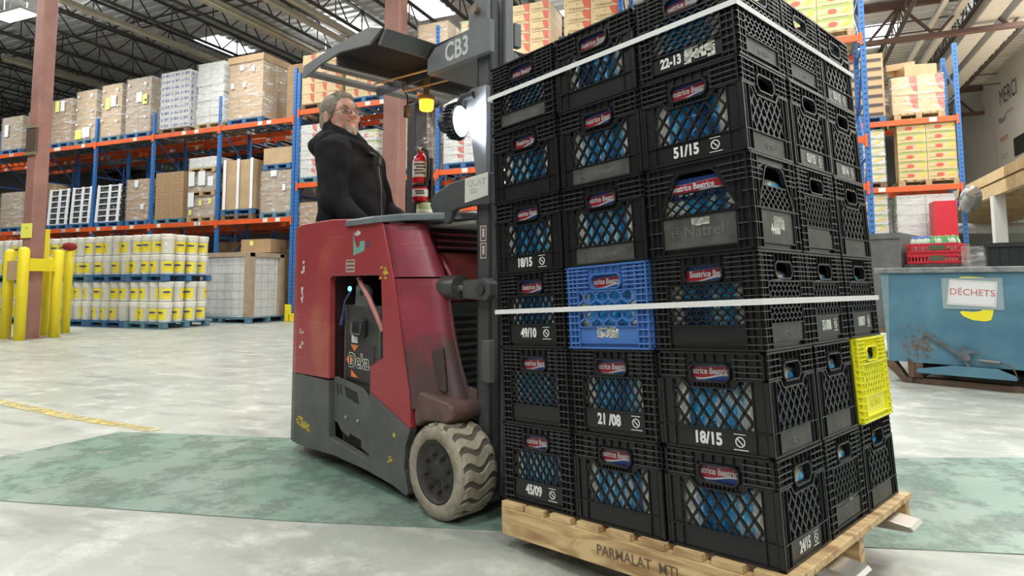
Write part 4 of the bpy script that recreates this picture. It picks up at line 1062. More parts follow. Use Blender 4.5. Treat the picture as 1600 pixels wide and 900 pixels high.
for (f, t, u), (st, ff, sf, lab) in SPEC.items():
    o = bpy.data.objects.new('milk_crate', CM[st]); COL.objects.link(o)
    tag(o, lab, 'crate', 'milk crates stacked on the pallet')
    jx_, jt = jit.uniform(-.002, .002), jit.uniform(-.001, .0015)
    oo = .012 if st == 'yellow' else 0
    if ff: ff(o)
    if sf: sf(o)
    fx = -CW - f*FP + jx_ + oo; tt = t*TP + jt + .001
    place(o, LOADM, fx, tt, u*UP+.001)
    where = lab.replace('black ', '').replace('unmarked ', '')
    short = ' '.join(where.split()[:7]).rstrip(',')
    for bi, (bt, br) in enumerate(((.085, True), (.226, False))):
        bag(fx+CW/2+jit.uniform(-.003, .003), tt+bt, u*UP+(.012 if st != 'natrel' else .0115), ('front' if bi == 0 else 'rear') + ' milk bag in the ' + short, bn, br or t > 0); bn += 1
# strapping bands
strapm = mat('white poly strap', (.66, .66, .65), .4)
def strap(u, lab, sag=0):
    m = MB(); e = .004; w = .017; A = -3*FP-.006; Bt = 3*TP+.006
    pts = [(e, -e), (e, Bt), (A, Bt), (A, -e)]
    for i in range(4):
        a = pts[i]; b = pts[(i+1)%4]
        m.bar((a[0], a[1], u), (b[0], b[1], u), .002, w, (0, 0, 1))
    o = m.build('strapping_band', strapm); place(o, LOADM); return tag(o, lab, 'strap')
strap(1.553, 'white strapping band around the top layer of crates')
strap(.694, 'white strapping band around the crates at the height of the blue crate')
# pallet
lum = mat('fresh sawn pallet timber', (.62, .43, .20), .6, 0, col2=(.50, .33, .14), vscale=3.)
def grain():
    m, nt, b = _nt('pallet timber grain'); N = nt.nodes; L = nt.links
    tc = N.new('ShaderNodeTexCoord'); mp = N.new('ShaderNodeMapping'); mp.inputs['Scale'].default_value = (2.2, 14, 14)
    n = N.new('ShaderNodeTexNoise'); n.inputs['Scale'].default_value = 1.6; n.inputs['Detail'].default_value = 5; n.inputs['Distortion'].default_value = 1.5
    L.new(tc.outputs['Object'], mp.inputs[0]); L.new(mp.outputs[0], n.inputs['Vector'])
    r = N.new('ShaderNodeValToRGB'); e = r.color_ramp.elements; e[0].position = .34; e[0].color = (.30, .175, .075, 1); e[1].position = .58; e[1].color = (.60, .42, .21, 1)
    L.new(n.outputs['Fac'], r.inputs['Fac']); L.new(r.outputs['Color'], b.inputs['Base Color']); b.inputs['Roughness'].default_value = .6
    return m
gr = grain()
pl_ = empty('wooden_pallet', label='fresh timber pallet with dark stencil lettering under the crate load', cat='pallet'); pl_.matrix_world = LOADM
for j, t in enumerate((-.022, .455, .93)):
    m = MB(); m.box(-1.052, .022, t, t+.042, -.117, -.022); m.build('stringer', gr, pl_, bevel=.002)
for k in range(9):
    x = -1.052+k*(1.074-.1)/8; wd = .11 if k in (0, 8) else .092
    m = MB(); m.box(x, x+wd, -.02, .972, -.0215, -.0005); m.build('deck_board', gr, pl_, bevel=.002)
st_ = mat('dark stencil ink', (.13, .09, .055), .7)
text_mesh('stencil_lettering', 'PARMALAT  MTL', .044, st_, pl_, M=face_y(-.45, -.0225, -.070), squeeze=.95, bold=.0004)
# ------------------------------------------------------------------ reach truck carrying the load
TB = (-2.0, .5)          # base point of the truck in (u, v)
TM = Matrix.Translation((P0.x, P0.y, 0)) @ Matrix.Rotation(-LY, 4, 'Z')
base = TM @ Vector((TB[0], TB[1], 0))
truck = empty('forklift_truck', tuple(base), -LY, 'worn red and grey stand-up forklift truck marked CB3 with round headlight', 'forklift')
TLOC = (-TB[0], -TB[1], 0)
def red_mat(name, c1, c2, c3, sc_=2.2):
    m, nt, b = _nt(name); N = nt.nodes; L = nt.links
    tc = N.new('ShaderNodeTexCoord'); n = N.new('ShaderNodeTexNoise'); n.inputs['Scale'].default_value = sc_; n.inputs['Detail'].default_value = 6
    L.new(tc.outputs['Object'], n.inputs['Vector'])
    r = N.new('ShaderNodeValToRGB'); e = r.color_ramp.elements; e[0].position = .33; e[0].color = (*c2, 1); e[1].position = .6; e[1].color = (*c1, 1)
    x = e.new(.72); x.color = (*c3, 1)
    L.new(n.outputs['Fac'], r.inputs['Fac'])
    # fine scratches
    mp = N.new('ShaderNodeMapping'); mp.inputs['Scale'].default_value = (1.5, 1.5, 60); mp.inputs['Rotation'].default_value = (0, .12, 0); L.new(tc.outputs['Object'], mp.inputs[0])
    n2 = N.new('ShaderNodeTexNoise'); n2.inputs['Scale'].default_value = 2.; n2.inputs['Detail'].default_value = 6; L.new(mp.outputs[0], n2.inputs['Vector'])
    r2 = N.new('ShaderNodeMapRange'); r2.inputs['From Min'].default_value = .62; r2.inputs['From Max'].default_value = .75; r2.inputs['To Max'].default_value = .45; L.new(n2.outputs['Fac'], r2.inputs['Value'])
    mx = N.new('ShaderNodeMixRGB'); mx.inputs[2].default_value = (.40, .22, .17, 1); L.new(r2.outputs[0], mx.inputs[0]); L.new(r.outputs['Color'], mx.inputs[1])
    L.new(mx.outputs[0], b.inputs['Base Color']); b.inputs['Roughness'].default_value = .38
    return m
red = red_mat('worn red truck paint', (.31, .036, .042), (.255, .028, .034), (.36, .085, .055))
redd = red_mat('dusty red cowl paint', (.26, .030, .052), (.13, .024, .032), (.30, .06, .08), 3.0)
greyp = mat('scratched grey truck paint', (.105, .105, .098), .5, .1, col2=(.075, .074, .07), vscale=5)
dgrey = mat('dark grey mast steel', (.085, .088, .09), .45, .3, col2=(.06, .062, .064), vscale=6)
lgrey = mat('mid grey guard paint', (.15, .155, .16), .45, .15, col2=(.12, .125, .13), vscale=4)
blk = mat('matte black part', (.012, .012, .013), .6)
rubber = mat('black rubber', (.02, .02, .02), .75)
rim_m = mat('grimy wheel rim', (.055, .048, .044), .5, .3, col2=(.035, .03, .028), vscale=12)
tyre_m = mat('dusty cream tyre', (.32, .285, .215), .75, 0, col2=(.19, .165, .125), vscale=14, bump=.3, bscale=50)
tyre_g = mat('dark tyre groove', (.075, .066, .052), .85)
steel_b = mat('worn bright steel', (.62, .60, .58), .25, .9)
def T(name, m, mt, parent=None, **k):
    k.setdefault('loc', TLOC if parent is None else (0, 0, 0))
    return m.build(name, mt, parent or truck, **k)
# near side panel: red above, grey below, battery opening cut out
red_poly = [(-2.79, .462), (-2.80, 1.28), (-2.77, 1.315), (-2.4, 1.318), (-1.93, 1.29), (-1.895, 1.27), (-1.795, 1.0), (-1.655, .47), (-1.645, .33), (-1.985, .455) , (-1.985, .575), (-1.872, .625), (-1.90, .99), (-1.925, 1.012), (-2.385, 1.012), (-2.412, .99), (-2.395, .47)]
grey_poly = [(-2.79, .46), (-2.395, .46), (-2.378, .172), (-1.985, .128), (-1.985, .452), (-1.645, .327), (-1.68, .25), (-1.69, .15), (-1.655, .055), (-1.67, .04), (-1.78, .062), (-2.02, .082), (-2.33, .09), (-2.62, .075), (-2.76, .072), (-2.79, .10)]
T('side_panel', MB().poly(red_poly, -.02, .02, 'xz'), red, bevel=.006)
T('lower_skirt', MB().poly(grey_poly, -.02, .02, 'xz'), greyp, bevel=.005)
# rounded rear cover
def ring(path, z): return [(p[0], p[1], z) for p in path]
rear_out = [(-2.785, -.02), (-2.86, -.005), (-2.93, .035), (-2.985, .10), (-3.02, .2), (-3.03, .35), (-3.03, .65), (-3.02, .8), (-2.985, .9), (-2.93, .965), (-2.86, 1.005), (-2.785, 1.02)]
rear_in = [(-2.785, .99), (-2.90, .94), (-2.96, .85), (-2.98, .65), (-2.98, .35), (-2.96, .15), (-2.90, .06), (-2.785, .02)]
for nm, z0, z1, mt in (('rear_cover', .462, 1.30, red), ('rear_skirt', .075, .46, greyp)):
    m = MB(); m.loft([ring(rear_out+rear_in, z0), ring(rear_out+rear_in, z1)], smooth=False); T(nm, m, mt, bevel=.006)
T('far_side_panel', MB().box(-2.785, -1.85, .98, 1.02, .075, 1.3), red)
T('operator_floor', MB().box(-2.90, -1.93, .05, .975, .10, .12), blk)
T('floor_frame', MB().box(-2.94, -1.7, .1, .975, .075, .10), blk)
# front block
T('front_body', MB().box(-1.93, -1.86, .17, .97, .42, 1.245), redd)
m = MB(); m.poly([(-1.86, .88), (-1.73, .88), (-1.70, .93), (-1.69, 1.06), (-1.73, 1.12), (-1.86, 1.14)], .24, .97, 'xz'); T('front_hood', m, red, bevel=.012)
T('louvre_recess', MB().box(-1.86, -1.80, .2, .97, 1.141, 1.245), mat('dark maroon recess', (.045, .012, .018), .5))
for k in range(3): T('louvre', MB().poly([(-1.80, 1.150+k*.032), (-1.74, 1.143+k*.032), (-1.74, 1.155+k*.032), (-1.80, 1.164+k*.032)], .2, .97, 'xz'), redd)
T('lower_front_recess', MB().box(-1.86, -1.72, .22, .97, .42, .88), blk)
m = MB()
for k in range(11): m.box(-1.72, -1.70, .24, .9, .45+k*.036, .465+k*.036)
T('radiator_fins', m, blk)
m = MB(); m.tube([(-1.80, .20, 1.13), (-1.72, .21, 1.09), (-1.66, .22, 1.0), (-1.64, .22, .90)], .012, 8); T('hood_edge', m, redd)
# cowl, lofted from the pillar line round to the front
def cowl(z, a, b, c, d, e): return [(a, -.015, z), ((a+b)/2, -.006, z), (b, .02, z), ((b+c)/2+.012, .05, z), (c, .10, z), ((c+d)/2+.008, .14, z), (d, .19, z), (e, .24, z), (a-.05, .25, z), (a-.06, .05, z)]
m = MB(); m.loft([cowl(1.003, -1.79, -1.72, -1.575, -1.66, -1.80), cowl(1.10, -1.83, -1.76, -1.63, -1.72, -1.84), cowl(1.20, -1.865, -1.79, -1.685, -1.78, -1.86), cowl(1.255, -1.885, -1.81, -1.71, -1.80, -1.87)]); T('upper_cowl', m, redd)
# grime thickens towards the fender
gm = red_mat('grimy lower cowl paint', (.25, .030, .050), (.12, .024, .032), (.29, .06, .08), 3.0)
N_ = gm.node_tree.nodes; L_2 = gm.node_tree.links; b_ = N_['Principled BSDF']; src = b_.inputs['Base Color'].links[0].from_socket
tc_ = N_.new('ShaderNodeTexCoord'); sp_ = N_.new('ShaderNodeSeparateXYZ'); L_2.new(tc_.outputs['Object'], sp_.inputs[0])
nn = N_.new('ShaderNodeTexNoise'); nn.inputs['Scale'].default_value = 18; nn.inputs['Detail'].default_value = 8; L_2.new(tc_.outputs['Object'], nn.inputs['Vector'])
ma = N_.new('ShaderNodeMath'); ma.operation = 'MULTIPLY_ADD'; ma.inputs[1].default_value = .45; L_2.new(nn.outputs['Fac'], ma.inputs[0]); L_2.new(sp_.outputs['Z'], ma.inputs[2])
mr_ = N_.new('ShaderNodeMapRange'); mr_.inputs['From Min'].default_value = .82; mr_.inputs['From Max'].default_value = 1.0; mr_.inputs['To Min'].default_value = .85; mr_.inputs['To Max'].default_value = 0; L_2.new(ma.outputs[0], mr_.inputs['Value'])
mx2_ = N_.new('ShaderNodeMixRGB'); mx2_.inputs[2].default_value = (.055, .042, .040, 1); L_2.new(mr_.outputs[0], mx2_.inputs[0]); L_2.new(src, mx2_.inputs[1]); L_2.new(mx2_.outputs[0], b_.inputs['Base Color'])
m = MB(); m.loft([cowl(.42, -1.64, -1.57, -1.37, -1.46, -1.62), cowl(.50, -1.66, -1.59, -1.405, -1.49, -1.66), cowl(.60, -1.69, -1.62, -1.445, -1.54, -1.70), cowl(.75, -1.73, -1.66, -1.50, -1.59, -1.74), cowl(.9, -1.765, -1.695, -1.535, -1.63, -1.78), cowl(.995, -1.79, -1.715, -1.565, -1.655, -1.80)]); T('lower_cowl', m, gm)
# recessed step pocket and flared fender above the wheel
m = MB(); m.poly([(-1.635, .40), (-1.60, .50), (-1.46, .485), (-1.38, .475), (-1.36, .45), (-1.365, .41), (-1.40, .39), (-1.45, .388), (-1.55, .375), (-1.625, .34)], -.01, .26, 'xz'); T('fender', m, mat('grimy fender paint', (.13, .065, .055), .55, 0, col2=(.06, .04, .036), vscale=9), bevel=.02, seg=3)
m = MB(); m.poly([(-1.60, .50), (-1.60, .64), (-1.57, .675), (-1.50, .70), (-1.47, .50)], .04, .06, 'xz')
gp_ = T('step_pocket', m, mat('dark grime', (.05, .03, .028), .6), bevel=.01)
T('inner_arch', MB().box(-1.72, -1.66, .03, .95, .1, .42), blk); T('axle_housing', MB().box(-1.6, -1.25, .22, .8, .08, .36), blk)
# gunwale pad on top
def dsh(z, g): return [(-2.36-g, .02, z), (-2.2, -.035-g*.3, z), (-1.95, -.035-g*.3, z), (-1.75, .0-g*.3, z), (-1.52+g, .16, z), (-1.45+g, .35, z), (-1.44+g, .97, z), (-1.9, 1.0, z), (-1.93, .9, z), (-1.93, .45, z), (-2.0, .25, z), (-2.2, .16, z), (-2.36, .10, z)]
m = MB(); m.loft([dsh(1.268, 0), dsh(1.274, .006), dsh(1.292, .006), dsh(1.300, -.004)], smooth=False); T('top_pad', m, mat('blue grey top pad', (.17, .19, .21), .35, .1, col2=(.12, .135, .15), vscale=4), bevel=.006)
m = MB(); m.box(-1.90, -1.46, .20, .8, 1.246, 1.262); T('top_ledge', m, mat('pale ledge', (.45, .45, .44), .5))
# battery bay and battery
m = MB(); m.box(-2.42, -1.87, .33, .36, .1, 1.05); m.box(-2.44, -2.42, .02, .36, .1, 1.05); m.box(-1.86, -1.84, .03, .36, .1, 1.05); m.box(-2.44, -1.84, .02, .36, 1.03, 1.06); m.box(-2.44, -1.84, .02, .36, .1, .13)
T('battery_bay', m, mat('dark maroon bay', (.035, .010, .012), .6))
bat = MB().box(-2.36, -1.93, .045, .30, .135, .86).build('battery', mat('dark ribbed battery case', (.055, .055, .052), .5, .1, col2=(.035, .035, .033), vscale=9), truck, loc=TLOC, bevel=.008)
T('lifting_tab', MB().poly([(-2.25, .855), (-2.24, .955), (-2.215, .975), (-2.13, .965), (-2.10, .93), (-2.10, .855)], .045, .06, 'xz'), greyp, bat)
T('tab_hole', MB().cyl((-2.185, .0435, .925), (-2.185, .046, .925), .017, 14), blk, bat)
m = MB(); m.box(-2.23, -2.12, .02, .045, .70, .79); T('battery_connector', m, blk, bat, bevel=.008)
m = MB(); m.tube([(-2.22, .012, .77), (-2.22, .008, .715), (-2.13, .008, .715), (-2.13, .012, .77)], .006, 8); T('connector_handle', m, greyp, bat)
for rx in (-2.34, -2.0): T('case_rib', MB().box(rx, rx+.012, .038, .045, .3, .86), greyp, bat)
m = MB(); m.box(-2.33, -2.05, .0415, .045, .47, .66)
dl = T('battery_label', m, mat('battery label black', (.035, .030, .028), .5), bat)
orp = mat('orange battery print', (.75, .20, .05), .5); wtp = mat('white battery print', (.6, .58, .55), .5)
text_mesh('label_lettering', 'Deka', .10, wtp, dl, M=face_y(-2.195, .0408, .572), squeeze=.95, bold=.0045)
text_mesh('label_lettering', 'Deka', .10, blk, dl, M=face_y(-2.195, .0400, .572), squeeze=.95, bold=.0005)
m = MB(); m.poly([(-2.325, .575), (-2.29, .605), (-2.25, .575), (-2.29, .545)], .0410, .0413, 'xz'); m.poly([(-2.28, .655), (-2.20, .655), (-2.24, .622)], .0408, .0413, 'xz'); m.poly([(-2.27, .49), (-2.27, .525), (-2.20, .49)], .0408, .0413, 'xz'); T('label_arrows', m, orp, dl)
T('white_tag', MB().box(-2.27, -2.21, .040, .045, .665, .705), wtp, bat)
m = MB(); m.tube([(-2.19, .03, 1.0), (-2.14, .02, .965), (-2.07, .02, .90), (-2.0, .02, .82), (-1.95, .03, .74)], .013, 10); T('battery_cable', m, mat('pinkish red cable', (.42, .16, .15), .5))
m = MB(); m.tube([(-2.27, .03, .93), (-2.31, .02, .88), (-2.33, .02, .80)], .006, 8); m.cyl((-2.33, .02, .80), (-2.345, .02, .755), .010, 8); T('charge_lead', m, mat('blue lead', (.04, .05, .16), .5))
m = MB(); m.lathe([(0, -.004), (.010, -.003), (.013, 0), (.013, .006)], 12, (-2.285, .03, .945), 'y'); T('status_light', m, mat('green status light', (.1, .9, .6), .4, emis=(.1, .9, .55), estr=4))
# lower cover plate in the opening
cp = [(-2.385, .48), (-2.355, .485), (-2.10, .455), (-2.04, .425), (-1.985, .355), (-1.985, .135), (-2.10, .165), (-2.10, .20), (-2.22, .215), (-2.22, .195), (-2.30, .215), (-2.34, .25), (-2.385, .255)]
cpl = T('cover_plate', MB().poly(cp, .006, .014, 'xz'), greyp, bevel=.002)
m = MB(); m.poly([(-2.27, .445), (-2.15, .428), (-2.125, .37), (-2.25, .395)], .0035, .006, 'xz')
for k in range(2): m.poly([(-2.35+k*.032, .45), (-2.34+k*.032, .449), (-2.33+k*.032, .398), (-2.34+k*.032, .40)], .0035, .006, 'xz')
T('vent_slot', m, blk, cpl)
for x in (-2.245, -2.125): T('bolt', MB().cyl((x, -.002, .292), (x, .006, .292), .009, 10), steel_b, cpl)
# marks on the panel
wht = mat('torn white lettering', (.62, .60, .56), .6)
rn = random.Random(5); m = MB()
for (zc, hh, kind) in ((1.075, .04, 0), (1.04, .02, 1), (.925, .036, 0), (.875, .05, 1), (.69, .04, 0), (.615, .036, 1)):
    for q in range(5):
        a = -2.75+rn.uniform(0, .034); z = zc+rn.uniform(-.5, .5)*hh; w = rn.uniform(.010, .024); h_ = rn.uniform(.008, .018)
        m.poly([(a, z), (a+w, z+rn.uniform(-.004, .004)), (a+w*.9, z+h_), (a+w*.3, z+h_*1.1)], -.0212, -.0205, 'xz')
T('torn_lettering', m, wht)
stk = mat('green torn sticker', (.13, .30, .25), .6)
m = MB(); m.poly([(-2.165, 1.24), (-2.16, 1.115), (-2.055, 1.135), (-2.05, 1.185), (-2.095, 1.185), (-2.105, 1.155), (-2.13, 1.155), (-2.15, 1.19)], -.0208, -.0203, 'xz'); T('green_sticker', m, stk)
m = MB()
for q in range(7):
    a = -2.16+rn.uniform(0, .05); z = 1.17+rn.uniform(0, .07); m.box(a, a+rn.uniform(.008, .022), -.0214, -.0209, z, z+rn.uniform(.006, .016))
T('sticker_remnant', m, wht)
T('blue_dot', MB().cyl((-2.02, -.0212, 1.165), (-2.02, -.020, 1.165), .013, 12), mat('navy dot', (.03, .05, .16), .5))
m = MB(); m.box(-2.235, -2.145, -.0208, -.0203, 1.03, 1.095); pt = T('rating_label', m, mat('pinkish rating label', (.42, .26, .23), .5))
m = MB()
for z in (1.04, 1.06, 1.08): m.box(-2.228, -2.152, -.0212, -.0207, z, z+.008)
T('rating_lines', m, mat('dark label print', (.08, .04, .04), .6), pt)
yw = mat('yellow scuff paint', (.48, .36, .03), .6)
m = MB()
for q in range(10):
    a = -1.915+rn.uniform(0, .065); z = .98+rn.uniform(0, .075); m.poly([(a, z), (a+.022, z+.004), (a+.018, z+.012), (a+.004, z+.011)], -.0212, -.0205, 'xz')
for q in range(16):
    a = -2.77+rn.uniform(0, .22); z = .205+rn.uniform(-.02, .03)-(a+2.77)*.15; m.poly([(a, z), (a+.04, z-.004), (a+.036, z+.006), (a+.004, z+.008)], -.0212, -.0205, 'xz')
m.cyl((-1.77, -.0212, .285), (-1.77, -.020, .285), .010, 12)
for q in range(5):
    a = -1.84+rn.uniform(0, .05); z = .15+rn.uniform(0, .03); m.poly([(a, z), (a+.02, z+.004), (a+.016, z+.009), (a, z+.007)], -.0212, -.0205, 'xz')
T('yellow_scuffs', m, yw)

# wheels
def wheel(uc, v0, width, rad, name='drive_wheel'):
    w = MB(); r = rad; sgn = 1
    w.lathe([(r*.66, .008), (r*.68, .0), (r*.90, 0), (r*.955, .010), (r*.955, width-.01), (r*.9, width), (r*.3, width)], 48, (uc, v0, r), 'y')
    wh = T(name, w, tyre_m)
    m = MB(); m.lathe([(r*.90, .001), (r*.9575, .012), (r*.9575, width-.012), (r*.948, width-.008)], 48, (uc, v0, r), 'y'); T('tyre_groove', m, tyre_g, wh)
    m = MB(); n = 18
    for k in range(n):
        a0 = 2*math.pi*k/n; P_ = []
        S_ = 9; V = []
        for i in range(S_+1):
            t = i/S_; v = v0+.004+t*(width-.008)
            da = .085*math.sin(t*2*math.pi*1.5)+.12*t
            for (dr, side) in ((r*.945, -1), (r*1.0, -1), (r*1.0, 1), (r*.945, 1)):
                hw_ = .118 if dr < r*.99 else .100
                a = a0+da+side*hw_
                rr_ = dr-(.010 if i in (0, S_) and dr > r*.99 else 0)
                V.append((uc+rr_*math.cos(a), v, r+rr_*math.sin(a)))
        F = []
        for i in range(S_):
            for j in range(4): F.append((i*4+j, i*4+(j+1)%4, (i+1)*4+(j+1)%4, (i+1)*4+j))
        F += [(0, 1, 2, 3), (S_*4+3, S_*4+2, S_*4+1, S_*4)]
        m.add(V, F)
    o = T('tread_lugs', m, tyre_m, wh); 
    m = MB(); m.lathe([(0, .012), (r*.18, .010), (r*.2, .016), (r*.58, .020), (r*.62, .006), (r*.66, .004), (r*.67, .03)], 40, (uc, v0, r), 'y'); rm = T('rim', m, rim_m, wh)
    for k in range(8):
        a = 2*math.pi*(k+.3)/8; c_ = (uc+r*.38*math.cos(a), r+r*.38*math.sin(a))
        m = MB(); m.cyl((c_[0], v0+.004, c_[1]), (c_[0], v0+.02, c_[1]), .013, 6); m.cyl((c_[0], v0-.004, c_[1]), (c_[0], v0+.01, c_[1]), .008, 8); T('wheel_nut', m, rim_m, rm)
    return wh
wheel(-1.435, -.045, .19, .195)
wheel(-1.435, .85, .19, .195)
m = MB(); m.lathe([(0, 0), (.11, 0), (.11, .12), (0, .12)], 24, (-2.75, .45, .11), 'y'); T('rear_caster', m, rubber)

# overhead guard
GZ = 2.2
flange = [(-2.80, 2.20), (-2.79, 2.262), (-2.745, 2.272), (-2.35, 2.285), (-2.03, 2.283), (-1.985, 2.262), (-1.925, 2.235), (-2.03, 2.188), (-2.20, 2.212), (-2.38, 2.22), (-2.6, 2.205), (-2.76, 2.195)]
flange = [(-2.80, 2.195), (-2.785, 2.262), (-2.40, 2.283), (-2.05, 2.283), (-1.925, 2.24), (-2.04, 2.192), (-2.12, 2.202), (-2.35, 2.232), (-2.55, 2.222), (-2.77, 2.19)]
T('guard_side_plate', MB().poly(flange, -.02, -.005, 'xz'), lgrey, bevel=.004)
T('guard_side_plate', MB().poly(flange, .95, .965, 'xz'), lgrey)
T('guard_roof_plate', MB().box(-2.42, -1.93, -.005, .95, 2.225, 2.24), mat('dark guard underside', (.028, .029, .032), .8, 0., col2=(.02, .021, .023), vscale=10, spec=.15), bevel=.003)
T('guard_front_lip', MB().poly([(-1.93, 2.24), (-1.90, 2.235), (-1.96, 2.17), (-1.98, 2.175)], -.005, .95, 'xz'), lgrey)
for x, w in ((-2.79, .06), (-2.60, .045)): T('guard_slat', MB().poly([(x, 2.205), (x+w, 2.212), (x+w, 2.235), (x, 2.228)], -.005, .95, 'xz'), lgrey, bevel=.003)
T('guard_rib', MB().box(-2.75, -2.0, .46, .475, 2.165, 2.225), dgrey)
T('guard_rib', MB().box(-2.42, -2.40, 0, .95, 2.175, 2.225), dgrey)
T('guard_rear_post', MB().box(-2.90, -2.80, .80, .90, 1.28, 2.21), mat('dark post paint', (.045, .04, .048), .5), bevel=.006)
# front beams CB3
cb = [(-1.730, 1.985), (-1.275, 1.983), (-1.275, 2.132), (-1.31, 2.130), (-1.667, 2.104), (-1.730, 2.060)]
b1 = T('guard_beam', MB().poly(cb, .118, .149, 'xz'), lgrey, bevel=.004)
text_mesh('stencil_lettering', 'CB3', .125, mat('pale stencil paint', (.46, .47, .44), .6), b1, M=face_y(-1.50, .1172, 2.050), squeeze=.80, bold=.0028)
T('guard_beam', MB().poly(cb, .792, .823, 'xz'), lgrey, bevel=.004)
T('beam_under_plate', MB().box(-1.73, -1.4, .149, .79, 1.987, 1.999), dgrey)
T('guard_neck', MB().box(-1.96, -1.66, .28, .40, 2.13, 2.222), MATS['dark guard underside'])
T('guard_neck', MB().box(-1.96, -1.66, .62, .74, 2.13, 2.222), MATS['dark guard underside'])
T('guard_cross_tube', MB().box(-1.70, -1.62, .15, .79, 2.0, 2.10), dgrey, bevel=.004)
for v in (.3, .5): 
    m = MB(); m.bar((-2.35, v-.1, 2.10), (-1.95, v+.05, 2.135), .012, .006); T('guard_stiffener', m, mat('orange lit bar', (.45, .30, .14), .5))  # orange light of the beacon is put into the bar colour
# strap tag and chain hanging under guard
m = MB(); m.tube([(-2.44, .45, 2.20), (-2.42, .44, 2.14), (-2.385, .45, 2.09), (-2.38, .45, 2.03)], .005, 6); m.box(-2.40, -2.365, .435, .46, 1.96, 2.03); T('pull_cord', m, blk)

# mast in the tilted frame: child transform equals the load frame
mast = bpy.data.objects.new('mast', None)
def TT(name, m, mt, parent=None, **k):
    """mesh given in the tilted load frame"""
    o = m.build(name, mt, parent or truck, **k)
    if parent is None: o.matrix_parent_inverse = Matrix.Identity(4); o.matrix_basis = REL
    return o
REL = (Matrix.Translation(base) @ Matrix.Rotation(-LY, 4, 'Z')).inverted() @ LOADM
bpy.data.objects.remove(mast)
def channel(m, f0, f1, t0, t1, u0, u1, open_t):
    th = .014
    m.box(f0, f1, t0 if open_t > 0 else t1-th, t0+th if open_t > 0 else t1, u0, u1); m.box(f0, f0+th, t0, t1, u0, u1); m.box(f1-th, f1, t0, t1, u0, u1)
def rail(m, u0, u1, v0, v1, z0, z1, sgn):
    """I section: web plus two flanges"""
    m.box(u0, u1, v0 if sgn > 0 else v1-.016, v0+.016 if sgn > 0 else v1, z0, z1); m.box(u1-.016, u1, v0, v1, z0, z1); m.box(u0, u0+.016, v0, v1, z0, z1)
m = MB(); rail(m, -1.392, -1.305, .15, .205, .06, 2.25, 1); T('outer_mast_rail', m, dgrey, bevel=.003)
m = MB(); rail(m, -1.392, -1.305, .735, .79, .06, 2.25, -1); T('outer_mast_rail', m, dgrey, bevel=.003)
m = MB(); rail(m, -1.36, -1.285, .215, .275, .07, 2.27, 1); T('inner_mast_rail', m, lgrey, bevel=.003)
m = MB(); rail(m, -1.36, -1.285, .665, .725, .07, 2.22, -1); T('inner_mast_rail', m, lgrey, bevel=.003)
m = MB(); m.poly([(.275, 2.09), (.275, 1.83), (.665, 1.83), (.665, 2.06), (.60, 2.02), (.5, 2.0), (.38, 2.02), (.32, 2.05)], -1.35, -1.33, 'yz'); xb = T('mast_crosshead', m, lgrey, bevel=.004)
T('crosshead_bolt', MB().cyl((-1.33, .50, 1.93), (-1.305, .50, 1.93), .02, 12), steel_b, xb)
T('mast_cross_tie', MB().box(-1.385, -1.365, .2, .74, .25, .38), dgrey); T('mast_cross_tie', MB().box(-1.385, -1.365, .2, .74, 1.15, 1.25), dgrey)
for v in (.38, .56):
    m = MB(); m.cyl((-1.33, v, .1), (-1.33, v, 1.3), .035, 14); m.cyl((-1.33, v, 1.3), (-1.33, v, 1.85), .022, 14); T('lift_cylinder', m, dgrey)
for v in (.32, .62): T('lift_chain', MB().box(-1.30, -1.28, v, v+.03, .2, 1.9), blk)
T('chain_sheave', MB().cyl((-1.31, .45, 1.98), (-1.31, .45, 1.93), .05, 20), lgrey)
for v in (.30, .60): T('chain_anchor', MB().box(-1.33, -1.30, v, v+.04, 2.06, 2.17), lgrey)
# carriage and forks
m = MB(); m.box(-1.10, -1.072, .1, .88, -.05, .05); TT('fork_carriage', m, dgrey)
TT('fork_carriage', MB().box(-1.10, -1.072, .1, .88, .30, .38), dgrey)
for t in (.3, .6): TT('carriage_bracket', MB().box(-1.27, -1.10, t, t+.03, -.03, .36), dgrey)
for t in (.19, .70):
    m = MB(); m.box(-1.068, -1.063, t, t+.115, -.1, .4)
    F_ = [(-1.068, -.062), (-1.068, -.026), (-.35, -.026), (.02, -.030), (.095, -.040), (.105, -.050), (.095, -.058), (-.3, -.062)]
    m.poly(F_, t, t+.115, 'xz'); TT('fork', m, steel_b, bevel=.006)
# bolt plate beside the rail, tilt cylinder, clevis, grab arm, headlight
m = MB(); m.poly([(-1.424, 2.12), (-1.424, 2.215), (-1.38, 2.245), (-1.35, 2.30), (-1.34, 2.36), (-1.30, 2.36), (-1.30, 2.12)], .125, .149, 'xz'); bp_ = T('bolt_plate', m, lgrey, bevel=.003)
T('hex_bolt', MB().cyl((-1.36, .10, 2.194), (-1.36, .125, 2.194), .020, 6), mat('rusty bolt', (.28, .2, .14), .4, .7), bp_)
m = MB(); m.cyl((-1.62, .13, .955), (-1.465, .12, .955), .054, 24); T('tilt_cylinder', m, mat('dusty black cylinder', (.06, .062, .055), .4, .2))
T('tilt_rod', MB().cyl((-1.48, .12, .952), (-1.38, .12, .948), .016, 14), steel_b)
m = MB(); m.poly([(-1.434, .908), (-1.28, .898), (-1.25, .925), (-1.25, .975), (-1.28, .995), (-1.434, .985)], .10, .148, 'xz'); cl = T('clevis', m, dgrey, bevel=.008)
T('clevis_pin', MB().cyl((-1.305, .09, .948), (-1.305, .10, .948), .024, 18), rim_m, cl)
